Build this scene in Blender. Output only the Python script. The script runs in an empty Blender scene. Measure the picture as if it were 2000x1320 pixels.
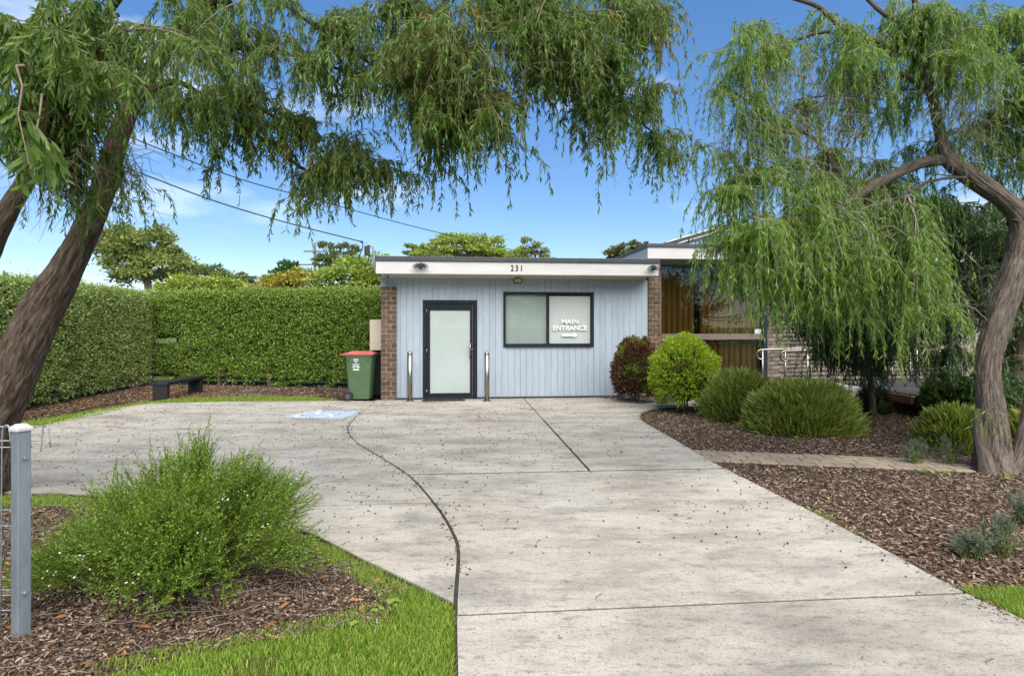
import bpy, bmesh, math, random
import numpy as np
from mathutils import Vector, noise as mnoise

random.seed(7)
rng = np.random.default_rng(7)
S = bpy.context.scene
COL = S.collection

# ------------------------------------------------------------------ camera
F, HZ, CH = 1150.0, 635.0, 1.60          # focal length (px of a 2000 px frame), horizon row, eye height
cam_d = bpy.data.cameras.new('camera')
cam_d.sensor_fit = 'HORIZONTAL'; cam_d.sensor_width = 36.0
cam_d.lens = F / 2000 * 36
cam_d.shift_y = -(660 - HZ) / 2000
cam_d.clip_start = 0.05; cam_d.clip_end = 3000
cam = bpy.data.objects.new('camera', cam_d); COL.objects.link(cam)
cam.location = (0, 0, CH); cam.rotation_euler = (math.radians(90), 0, 0)
S.camera = cam

# ------------------------------------------------------------------ sky, sun, exposure
SUN_EL, SUN_AZ = math.radians(50), math.radians(163)      # azimuth clockwise from +Y: behind the camera, to the right
w = bpy.data.worlds.new('World'); S.world = w; w.use_nodes = True
nt = w.node_tree; nt.nodes.clear()
def N(tree, t, **kw):
    n = tree.nodes.new(t)
    for k, v in kw.items(): setattr(n, k, v)
    return n
sky = N(nt, 'ShaderNodeTexSky'); sky.sky_type = 'NISHITA'; sky.sun_disc = False
sky.sun_elevation = SUN_EL; sky.sun_rotation = SUN_AZ
sky.altitude = 2500; sky.air_density = 1.15; sky.dust_density = 0.0; sky.ozone_density = 2.0
bg = N(nt, 'ShaderNodeBackground'); bg.inputs['Strength'].default_value = 0.135
wo = N(nt, 'ShaderNodeOutputWorld')
tc = N(nt, 'ShaderNodeTexCoord')
mp = N(nt, 'ShaderNodeMapping'); mp.inputs['Scale'].default_value = (1.0, 1.0, 3.2); mp.inputs['Location'].default_value = (3.1, 1.3, 0.4)
cn = N(nt, 'ShaderNodeTexNoise'); cn.inputs['Scale'].default_value = 2.6; cn.inputs['Detail'].default_value = 7; cn.inputs['Roughness'].default_value = 0.55
cr = N(nt, 'ShaderNodeValToRGB')
cr.color_ramp.elements[0].position = 0.575; cr.color_ramp.elements[0].color = (0, 0, 0, 1)
cr.color_ramp.elements[1].position = 0.80; cr.color_ramp.elements[1].color = (0.6, 0.6, 0.6, 1)
cm = N(nt, 'ShaderNodeMixRGB'); cm.inputs['Color2'].default_value = (5.2, 5.5, 6.0, 1)
nt.links.new(tc.outputs['Generated'], mp.inputs['Vector']); nt.links.new(mp.outputs['Vector'], cn.inputs['Vector'])
nt.links.new(cn.outputs['Fac'], cr.inputs['Fac']); nt.links.new(cr.outputs['Color'], cm.inputs['Fac'])
hs = N(nt, 'ShaderNodeHueSaturation'); hs.inputs['Saturation'].default_value = 1.45; hs.inputs['Hue'].default_value = 0.508
gmm = N(nt, 'ShaderNodeGamma'); gmm.inputs['Gamma'].default_value = 0.72; nt.links.new(sky.outputs['Color'], gmm.inputs['Color']); nt.links.new(gmm.outputs['Color'], hs.inputs['Color']); nt.links.new(hs.outputs['Color'], cm.inputs['Color1']); nt.links.new(cm.outputs['Color'], bg.inputs['Color'])
nt.links.new(bg.outputs['Background'], wo.inputs['Surface'])

sun_d = bpy.data.lights.new('sun', 'SUN'); sun_d.energy = 4.3; sun_d.angle = math.radians(75); sun_d.color = (1.0, 0.93, 0.82)
sun = bpy.data.objects.new('sun', sun_d); COL.objects.link(sun)
to_sun = Vector((math.sin(SUN_AZ) * math.cos(SUN_EL), math.cos(SUN_AZ) * math.cos(SUN_EL), math.sin(SUN_EL)))
sun.rotation_euler = to_sun.to_track_quat('Z', 'Y').to_euler(); sun.location = (6, -10, 14)

S.view_settings.view_transform = 'Standard'; S.view_settings.look = 'None'
S.view_settings.exposure = 1.1; S.view_settings.gamma = 1.0; S.view_settings.use_curve_mapping = False
S.render.engine = 'CYCLES'
S.cycles.use_denoising = True
S.cycles.max_bounces = 6; S.cycles.diffuse_bounces = 3; S.cycles.glossy_bounces = 3
S.cycles.transmission_bounces = 4; S.cycles.transparent_max_bounces = 8
S.cycles.caustics_reflective = False; S.cycles.caustics_refractive = False

# ------------------------------------------------------------------ helpers
def G(px, py):                               # photo pixel -> point on the level ground
    Y = F * CH / (py - HZ); return ((px - 1000) / F * Y, Y)
def P(px, py, Y):                            # photo pixel at a known distance
    return np.array(((px - 1000) / F * Y, Y, CH + (HZ - py) * Y / F))
def tag(o, label, cat, group=None, kind=None):
    o['label'] = label; o['category'] = cat
    if group: o['group'] = group
    if kind: o['kind'] = kind
    return o
def obj(name, me, m=None, parent=None, loc=None):
    o = bpy.data.objects.new(name, me); COL.objects.link(o)
    if m is not None and not me.materials: me.materials.append(m)
    if parent is not None: o.parent = parent
    if loc is not None: o.location = loc
    return o
def empty(name, loc=(0, 0, 0), rz=0.0):
    o = bpy.data.objects.new(name, None); COL.objects.link(o)
    o.location = loc; o.rotation_euler = (0, 0, rz); o.empty_display_size = 0.2
    return o
def np_mesh(name, V, T, uv=None, smooth=False):
    V = np.ascontiguousarray(V, dtype=np.float32).reshape(-1, 3); T = np.ascontiguousarray(T, dtype=np.int32)
    k = T.shape[1]; me = bpy.data.meshes.new(name)
    me.vertices.add(len(V)); me.vertices.foreach_set('co', V.ravel())
    me.loops.add(T.size); me.loops.foreach_set('vertex_index', T.ravel())
    me.polygons.add(len(T)); me.polygons.foreach_set('loop_start', np.arange(0, T.size, k, dtype=np.int32))
    if smooth: me.polygons.foreach_set('use_smooth', np.ones(len(T), dtype=bool))
    if uv is not None:
        l = me.uv_layers.new(name='UVMap'); l.data.foreach_set('uv', np.ascontiguousarray(uv[T.ravel()], dtype=np.float32).ravel())
    me.update(calc_edges=True); me.validate()
    return me
class MB:                                    # collects simple shapes into one mesh
    def __init__(s): s.bm = bmesh.new()
    def box(s, x0, x1, y0, y1, z0, z1, bev=0.0):
        vs = [s.bm.verts.new((x, y, z)) for z in (z0, z1) for y in (y0, y1) for x in (x0, x1)]
        fs = [s.bm.faces.new([vs[i] for i in q]) for q in ((0, 2, 3, 1), (4, 5, 7, 6), (0, 1, 5, 4), (2, 6, 7, 3), (1, 3, 7, 5), (0, 4, 6, 2))]
        if bev:
            es = {e for f in fs for e in f.edges}
            bmesh.ops.bevel(s.bm, geom=list(es), offset=bev, segments=2, affect='EDGES', profile=0.6)
        return s
    def cyl(s, p0, p1, r0, r1=None, seg=16):
        p0, p1 = Vector(p0), Vector(p1); r1 = r0 if r1 is None else r1
        d = (p1 - p0).normalized(); a = d.orthogonal().normalized(); b = d.cross(a)
        R = []
        for p, r in ((p0, r0), (p1, r1)):
            R.append([s.bm.verts.new(p + (a * math.cos(t) + b * math.sin(t)) * r) for t in [2 * math.pi * i / seg for i in range(seg)]])
        for i in range(seg):
            f = s.bm.faces.new((R[0][i], R[0][(i + 1) % seg], R[1][(i + 1) % seg], R[1][i])); f.smooth = True
        s.bm.faces.new(R[0][::-1]); s.bm.faces.new(R[1]); return s
    def lathe(s, prof, c=(0, 0, 0), seg=20):  # prof: (r, z) list
        rings = []
        for r, z in prof:
            rings.append([s.bm.verts.new((c[0] + r * math.cos(2 * math.pi * i / seg), c[1] + r * math.sin(2 * math.pi * i / seg), c[2] + z)) for i in range(seg)])
        for a, b in zip(rings, rings[1:]):
            for i in range(seg):
                f = s.bm.faces.new((a[i], a[(i + 1) % seg], b[(i + 1) % seg], b[i])); f.smooth = True
        s.bm.faces.new(rings[0][::-1]); s.bm.faces.new(rings[-1]); return s
    def poly(s, pts, z0, z1):                 # vertical prism over a 2D outline
        a = [s.bm.verts.new((x, y, z0)) for x, y in pts]; b = [s.bm.verts.new((x, y, z1)) for x, y in pts]
        s.bm.faces.new(a[::-1]); s.bm.faces.new(b)
        n = len(pts)
        for i in range(n): s.bm.faces.new((a[i], a[(i + 1) % n], b[(i + 1) % n], b[i]))
        return s
    def tube(s, pts, rad, seg=10):
        V, Q, _ = tube_np(np.array(pts, float), np.full(len(pts), rad) if np.isscalar(rad) else np.array(rad), seg)
        vs = [s.bm.verts.new(v) for v in V]
        for q in Q:
            f = s.bm.faces.new([vs[i] for i in q]); f.smooth = True
        n = len(pts)
        s.bm.faces.new([vs[i] for i in range(seg)][::-1]); s.bm.faces.new([vs[(n - 1) * (seg + 1) + i] for i in range(seg)])
        return s
    def mesh(s, name):
        bmesh.ops.recalc_face_normals(s.bm, faces=s.bm.faces)
        me = bpy.data.meshes.new(name); s.bm.to_mesh(me); s.bm.free(); return me
    def build(s, name, m, parent=None, loc=None): return obj(name, s.mesh(name), m, parent, loc)

def smooth_path(pts, n):                      # Catmull-Rom through rows (x,y,z,r...)
    p = np.array(pts, float); p = np.vstack([2 * p[0] - p[1], p, 2 * p[-1] - p[-2]])
    out = []
    for i in range(1, len(p) - 2):
        for k in range(n):
            t = k / n
            out.append(0.5 * ((2 * p[i]) + (-p[i-1] + p[i+1]) * t + (2*p[i-1] - 5*p[i] + 4*p[i+1] - p[i+2]) * t*t + (-p[i-1] + 3*p[i] - 3*p[i+1] + p[i+2]) * t**3))
    out.append(p[-2]); return np.array(out)
def frames(c):
    t = np.gradient(c, axis=0); t /= np.linalg.norm(t, axis=1)[:, None] + 1e-9
    a = np.cross(t[0], (0.0, 1.0, 0.0)); a = a if np.linalg.norm(a) > 0.1 else np.cross(t[0], (1.0, 0, 0))
    A = []
    for k in range(len(c)):
        a = a - t[k] * np.dot(a, t[k]); a = a / (np.linalg.norm(a) + 1e-9); A.append(a)
    A = np.array(A); return t, A, np.cross(t, A)
def tube_np(c, r, seg=10, bark=0.0, freq=7.0, seed=0.0):   # seg+1 verts per ring (seam), uv in metres-ish
    t, A, B = frames(c); n = len(c)
    th = np.linspace(0, 2 * math.pi, seg + 1)
    L = np.concatenate([[0], np.cumsum(np.linalg.norm(np.diff(c, axis=0), axis=1))])
    R = np.repeat(r[:, None], seg + 1, axis=1).copy()
    if bark:
        for i in range(n):
            for j in range(seg):
                tt = th[j] + 0.35 * math.sin(L[i] * 2.1 + seed)
                q = Vector((math.cos(tt) * freq * 0.32, math.sin(tt) * freq * 0.32, L[i] * 1.1 + seed))
                q2 = Vector((math.cos(tt) * freq, math.sin(tt) * freq, L[i] * 3.0 + seed))
                q3 = Vector((math.cos(tt) * freq * 1.9, math.sin(tt) * freq * 1.9, L[i] * 2.2 + seed))
                R[i, j] *= 1 + bark * (1.7 * mnoise.noise(q) + 0.5 * mnoise.noise(q2) + 0.75 * (min(1.0, 3.2 * abs(mnoise.noise(q2 * .8))) - 1) + 0.5 * (min(1.0, 3.5 * abs(mnoise.noise(q3))) - 1))
            R[i, seg] = R[i, 0]
    V = c[:, None, :] + (A[:, None, :] * np.cos(th)[None, :, None] + B[:, None, :] * np.sin(th)[None, :, None]) * R[:, :, None]
    U = np.stack([np.tile(th / (2 * math.pi), (n, 1)), np.repeat(L[:, None], seg + 1, 1)], -1).reshape(-1, 2)
    i, j = np.meshgrid(np.arange(n - 1), np.arange(seg), indexing='ij'); s1 = seg + 1
    Q = np.stack([i * s1 + j, i * s1 + j + 1, (i + 1) * s1 + j + 1, (i + 1) * s1 + j], -1).reshape(-1, 4)
    return V.reshape(-1, 3), Q, U
def unit(a): return a / (np.linalg.norm(a, axis=-1, keepdims=True) + 1e-9)
def leaves(b, d, L, W, bend=0.12, rich=True):  # blades: base points, directions, lengths, widths
    n = len(b); d = unit(d); r = rng.normal(size=(n, 3)); s = unit(np.cross(d, r)); nn = np.cross(d, s)
    L = L[:, None]; W = W[:, None]; bd = nn * L * bend * rng.uniform(-1, 1, (n, 1))
    if rich:
        v = np.stack([b, b + d*L*.3 + s*W*.5, b + d*L*.3 - s*W*.5, b + d*L*.68 + s*W*.42 + bd*.6, b + d*L*.68 - s*W*.42 + bd*.6, b + d*L + bd*1.7], 1)
        f = np.array([[0, 1, 2], [1, 3, 2], [2, 3, 4], [3, 5, 4]]); k = 6
    else:
        v = np.stack([b, b + d*L*.45 + s*W*.5 + bd*.4, b + d*L*.45 - s*W*.5 + bd*.4, b + d*L + bd], 1)
        f = np.array([[0, 1, 2], [1, 3, 2]]); k = 4
    T = (f[None] + (np.arange(n) * k)[:, None, None]).reshape(-1, 3)
    return v.reshape(-1, 3), T
def join(parts):                              # [(V,T)...] -> one
    Vs, Ts, o = [], [], 0
    for V, T in parts: Vs.append(V); Ts.append(T + o); o += len(V)
    return np.vstack(Vs), np.vstack(Ts)
def thin_tubes(Pn, r0, r1):                   # many 3-sided tubes at once; Pn (T,K,3)
    T, K, _ = Pn.shape
    t = unit(np.gradient(Pn, axis=1)); a = unit(np.cross(t, np.array((0.31, 0.9, 0.28)))); b = np.cross(t, a)
    th = np.array([0, 2.094, 4.189]); r = (r0 + (r1 - r0) * np.linspace(0, 1, K))[None, :, None, None] if np.isscalar(r0) else (r0[:, None] + (r1 - r0)[:, None] * np.linspace(0, 1, K)[None])[:, :, None, None]
    V = Pn[:, :, None, :] + (a[:, :, None, :] * np.cos(th)[None, None, :, None] + b[:, :, None, :] * np.sin(th)[None, None, :, None]) * r
    base = (np.arange(T) * K * 3)[:, None, None]; i = np.arange(K - 1)[None, :, None] * 3; j = np.arange(3)[None, None, :]; j2 = (j + 1) % 3
    q = np.stack([base + i + j, base + i + j2, base + i + 3 + j2, base + i + 3 + j], -1).reshape(-1, 4)
    return V.reshape(-1, 3), q
def in_poly(x, y, poly):
    p = np.asarray(poly); ins = np.zeros(len(x), bool); j = len(p) - 1
    for i in range(len(p)):
        c = ((p[i, 1] > y) != (p[j, 1] > y)) & (x < (p[j, 0] - p[i, 0]) * (y - p[i, 1]) / (p[j, 1] - p[i, 1] + 1e-12) + p[i, 0]); ins ^= c; j = i
    return ins
def scatter(poly, n, near=None, power=0.0):   # n points inside an outline, thinning out with distance
    p = np.asarray(poly); out = []; got = 0
    lo, hi = p.min(0), p.max(0)
    while got < n:
        q = rng.uniform(lo, hi, (n * 2, 2)); k = in_poly(q[:, 0], q[:, 1], p)
        if power: k &= rng.uniform(size=len(q)) < np.clip((near / np.maximum(q[:, 1], 0.1)) ** power, 0, 1)
        out.append(q[k]); got += k.sum()
    return np.vstack(out)[:n]

# ------------------------------------------------------------------ materials
def mat(name, c1, c2=None, scale=8.0, rough=0.7, metal=0.0, bump=0.0, bscale=None, detail=5, stretch=None, spec=0.4, coords='Object', island=0.0):
    m = bpy.data.materials.new(name); m.use_nodes = True; t = m.node_tree; b = t.nodes['Principled BSDF']
    b.inputs['Roughness'].default_value = rough; b.inputs['Metallic'].default_value = metal; b.inputs['Specular IOR Level'].default_value = spec
    b.inputs['Base Color'].default_value = (*c1, 1)
    if c2 is not None or bump:
        tc = N(t, 'ShaderNodeTexCoord'); mp = N(t, 'ShaderNodeMapping')
        if stretch: mp.inputs['Scale'].default_value = stretch
        t.links.new(tc.outputs[coords], mp.inputs['Vector'])
    if c2 is not None:
        n = N(t, 'ShaderNodeTexNoise'); n.inputs['Scale'].default_value = scale; n.inputs['Detail'].default_value = detail; n.inputs['Roughness'].default_value = 0.6
        t.links.new(mp.outputs['Vector'], n.inputs['Vector'])
        r = N(t, 'ShaderNodeValToRGB'); r.color_ramp.elements[0].position = 0.32; r.color_ramp.elements[1].position = 0.68
        r.color_ramp.elements[0].color = (*c1, 1); r.color_ramp.elements[1].color = (*c2, 1)
        t.links.new(n.outputs['Fac'], r.inputs['Fac']); src = r.outputs['Color']
        if island:
            oi = N(t, 'ShaderNodeObjectInfo'); mr = N(t, 'ShaderNodeMapRange'); mr.inputs['To Min'].default_value = 1 - island; mr.inputs['To Max'].default_value = 1 + island
            hv = N(t, 'ShaderNodeHueSaturation'); t.links.new(oi.outputs['Random'], mr.inputs['Value']); t.links.new(mr.outputs['Result'], hv.inputs['Value'])
            t.links.new(src, hv.inputs['Color']); src = hv.outputs['Color']
        t.links.new(src, b.inputs['Base Color'])
    if bump:
        n2 = N(t, 'ShaderNodeTexNoise'); n2.inputs['Scale'].default_value = bscale or scale * 3; n2.inputs['Detail'].default_value = 4
        t.links.new(mp.outputs['Vector'], n2.inputs['Vector'])
        bp = N(t, 'ShaderNodeBump'); bp.inputs['Strength'].default_value = bump; bp.inputs['Distance'].default_value = 0.01
        t.links.new(n2.outputs['Fac'], bp.inputs['Height']); t.links.new(bp.outputs['Normal'], b.inputs['Normal'])
    return m
def leaf_mat(name, cols, trans=0.3, rough=0.5, spec=0.35, patch=None):
    """per-leaf colour (random per island) along a ramp; patch = (colour, noise scale, threshold) for leaves of another colour"""
    m = bpy.data.materials.new(name); m.use_nodes = True; t = m.node_tree; b = t.nodes['Principled BSDF']; out = t.nodes['Material Output']
    g = N(t, 'ShaderNodeNewGeometry'); r = N(t, 'ShaderNodeValToRGB'); els = r.color_ramp.elements
    while len(els) < len(cols): els.new(0.5)
    for i, c in enumerate(cols): els[i].position = i / (len(cols) - 1); els[i].color = (*c, 1)
    t.links.new(g.outputs['Random Per Island'], r.inputs['Fac']); src = r.outputs['Color']
    if patch:
        n = N(t, 'ShaderNodeTexNoise'); n.inputs['Scale'].default_value = patch[1]; n.inputs['Detail'].default_value = 2
        tc = N(t, 'ShaderNodeTexCoord'); t.links.new(tc.outputs['Object'], n.inputs['Vector'])
        ad = N(t, 'ShaderNodeMath', operation='MULTIPLY_ADD'); ad.inputs[1].default_value = 0.12; t.links.new(g.outputs['Random Per Island'], ad.inputs[0]); t.links.new(n.outputs['Fac'], ad.inputs[2])
        mr = N(t, 'ShaderNodeMapRange'); mr.inputs['From Min'].default_value = patch[2]; mr.inputs['From Max'].default_value = patch[2] + 0.08
        t.links.new(ad.outputs[0], mr.inputs['Value'])
        mx = N(t, 'ShaderNodeMixRGB'); mx.inputs['Color2'].default_value = (*patch[0], 1); t.links.new(mr.outputs['Result'], mx.inputs['Fac']); t.links.new(src, mx.inputs['Color1']); src = mx.outputs['Color']
    b.inputs['Roughness'].default_value = rough; b.inputs['Specular IOR Level'].default_value = spec
    t.links.new(src, b.inputs['Base Color'])
    tr = N(t, 'ShaderNodeBsdfTranslucent'); br = N(t, 'ShaderNodeHueSaturation'); br.inputs['Value'].default_value = 1.5; br.inputs['Saturation'].default_value = 1.1
    t.links.new(src, br.inputs['Color']); t.links.new(br.outputs['Color'], tr.inputs['Color'])
    mx = N(t, 'ShaderNodeMixShader'); mx.inputs['Fac'].default_value = trans
    t.links.new(b.outputs[0], mx.inputs[1]); t.links.new(tr.outputs[0], mx.inputs[2]); t.links.new(mx.outputs[0], out.inputs['Surface'])
    return m
def glass_mat(name, tint, base_refl=0.06):
    m = bpy.data.materials.new(name); m.use_nodes = True; t = m.node_tree; out = t.nodes['Material Output']; t.nodes.remove(t.nodes['Principled BSDF'])
    tr = N(t, 'ShaderNodeBsdfTransparent'); tr.inputs['Color'].default_value = (*tint, 1)
    gl = N(t, 'ShaderNodeBsdfGlossy'); gl.inputs['Roughness'].default_value = 0.015
    fr = N(t, 'ShaderNodeFresnel'); fr.inputs['IOR'].default_value = 1.5
    a0 = N(t, 'ShaderNodeMath', operation='ADD'); a0.inputs[1].default_value = base_refl; t.links.new(fr.outputs[0], a0.inputs[0])
    gm = N(t, 'ShaderNodeNewGeometry'); iv = N(t, 'ShaderNodeMath', operation='SUBTRACT'); iv.inputs[0].default_value = 1.0; t.links.new(gm.outputs['Backfacing'], iv.inputs[1])
    ad = N(t, 'ShaderNodeMath', operation='MULTIPLY'); t.links.new(a0.outputs[0], ad.inputs[0]); t.links.new(iv.outputs[0], ad.inputs[1])   # reflect at the outer surface only
    mx = N(t, 'ShaderNodeMixShader'); t.links.new(ad.outputs[0], mx.inputs['Fac']); t.links.new(tr.outputs[0], mx.inputs[1]); t.links.new(gl.outputs[0], mx.inputs[2])
    t.links.new(mx.outputs[0], out.inputs['Surface']); return m
def bark_mat(name, c1, c2, c3):
    m = bpy.data.materials.new(name); m.use_nodes = True; t = m.node_tree; b = t.nodes['Principled BSDF']; b.inputs['Roughness'].default_value = 0.9; b.inputs['Specular IOR Level'].default_value = 0.15
    uv = N(t, 'ShaderNodeUVMap'); mp = N(t, 'ShaderNodeMapping'); mp.inputs['Scale'].default_value = (34, 5.0, 1)
    n0 = N(t, 'ShaderNodeTexNoise'); n0.inputs['Scale'].default_value = 3.0
    va = N(t, 'ShaderNodeVectorMath', operation='MULTIPLY_ADD'); va.inputs[1].default_value = (0.05, 0.05, 0)
    t.links.new(uv.outputs[0], n0.inputs['Vector']); t.links.new(n0.outputs['Color'], va.inputs[0]); t.links.new(uv.outputs[0], va.inputs[2]); t.links.new(va.outputs[0], mp.inputs['Vector'])
    n = N(t, 'ShaderNodeTexNoise'); n.inputs['Scale'].default_value = 1.0; n.inputs['Detail'].default_value = 9; n.inputs['Roughness'].default_value = 0.78
    t.links.new(mp.outputs[0], n.inputs['Vector'])
    r = N(t, 'ShaderNodeValToRGB'); e = r.color_ramp.elements; e.new(0.5)
    for i, (p, c) in enumerate(((0.36, c1), (0.5, c2), (0.66, c3))): e[i].position = p; e[i].color = (*c, 1)
    t.links.new(n.outputs['Fac'], r.inputs['Fac']); t.links.new(r.outputs[0], b.inputs['Base Color'])
    bp = N(t, 'ShaderNodeBump'); bp.inputs['Strength'].default_value = 1.0; bp.inputs['Distance'].default_value = 0.06
    t.links.new(n.outputs['Fac'], bp.inputs['Height']); t.links.new(bp.outputs[0], b.inputs['Normal']); return m

def concrete_mat():
    m = bpy.data.materials.new('concrete'); m.use_nodes = True; t = m.node_tree; b = t.nodes['Principled BSDF']; b.inputs['Roughness'].default_value = 0.85; b.inputs['Specular IOR Level'].default_value = 0.25
    tc = N(t, 'ShaderNodeTexCoord')
    def noi(scale, det, ro=0.6, st=None):
        n = N(t, 'ShaderNodeTexNoise'); n.inputs['Scale'].default_value = scale; n.inputs['Detail'].default_value = det; n.inputs['Roughness'].default_value = ro
        if st:
            mp = N(t, 'ShaderNodeMapping'); mp.inputs['Scale'].default_value = st; t.links.new(tc.outputs['Object'], mp.inputs['Vector']); t.links.new(mp.outputs[0], n.inputs['Vector'])
        else: t.links.new(tc.outputs['Object'], n.inputs['Vector'])
        return n.outputs['Fac']
    def ramp(src, p0, c0, p1, c1):
        r = N(t, 'ShaderNodeValToRGB'); e = r.color_ramp.elements; e[0].position = p0; e[0].color = (*c0, 1); e[1].position = p1; e[1].color = (*c1, 1); t.links.new(src, r.inputs['Fac']); return r.outputs['Color']
    def mul(a, bb):
        x = N(t, 'ShaderNodeMixRGB', blend_type='MULTIPLY'); x.inputs['Fac'].default_value = 1; t.links.new(a, x.inputs['Color1']); t.links.new(bb, x.inputs['Color2']); return x.outputs['Color']
    c = ramp(noi(0.55, 4), 0.35, (0.335, 0.310, 0.260), 0.65, (0.41, 0.387, 0.337))
    c = mul(c, ramp(noi(1.5, 8, 0.7, (0.7, 1.6, 1)), 0.37, (0.64, 0.64, 0.645), 0.56, (1, 1, 1)))          # grey mildew patches
    c = mul(c, ramp(noi(9, 9, 0.8, (.6, 1.5, 1)), 0.35, (0.52, 0.52, 0.52), 0.48, (1, 1, 1)))
    c = mul(c, ramp(noi(34, 6, 0.85), 0.36, (0.38, 0.38, 0.38), 0.45, (1, 1, 1)))
    c = mul(c, ramp(noi(75, 4, 0.8), 0.34, (0.40, 0.39, 0.38), 0.46, (1, 1, 1)))                          # exposed grit
    c = mul(c, ramp(noi(0.9, 5, 0.6), 0.60, (1, 1, 1), 0.76, (0.94, 0.84, 0.72)))                         # rusty leaf stains
    t.links.new(c, b.inputs['Base Color'])
    bp = N(t, 'ShaderNodeBump'); bp.inputs['Strength'].default_value = 0.35; bp.inputs['Distance'].default_value = 0.004
    t.links.new(noi(110, 4, 0.8), bp.inputs['Height']); t.links.new(bp.outputs[0], b.inputs['Normal']); return m

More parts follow.
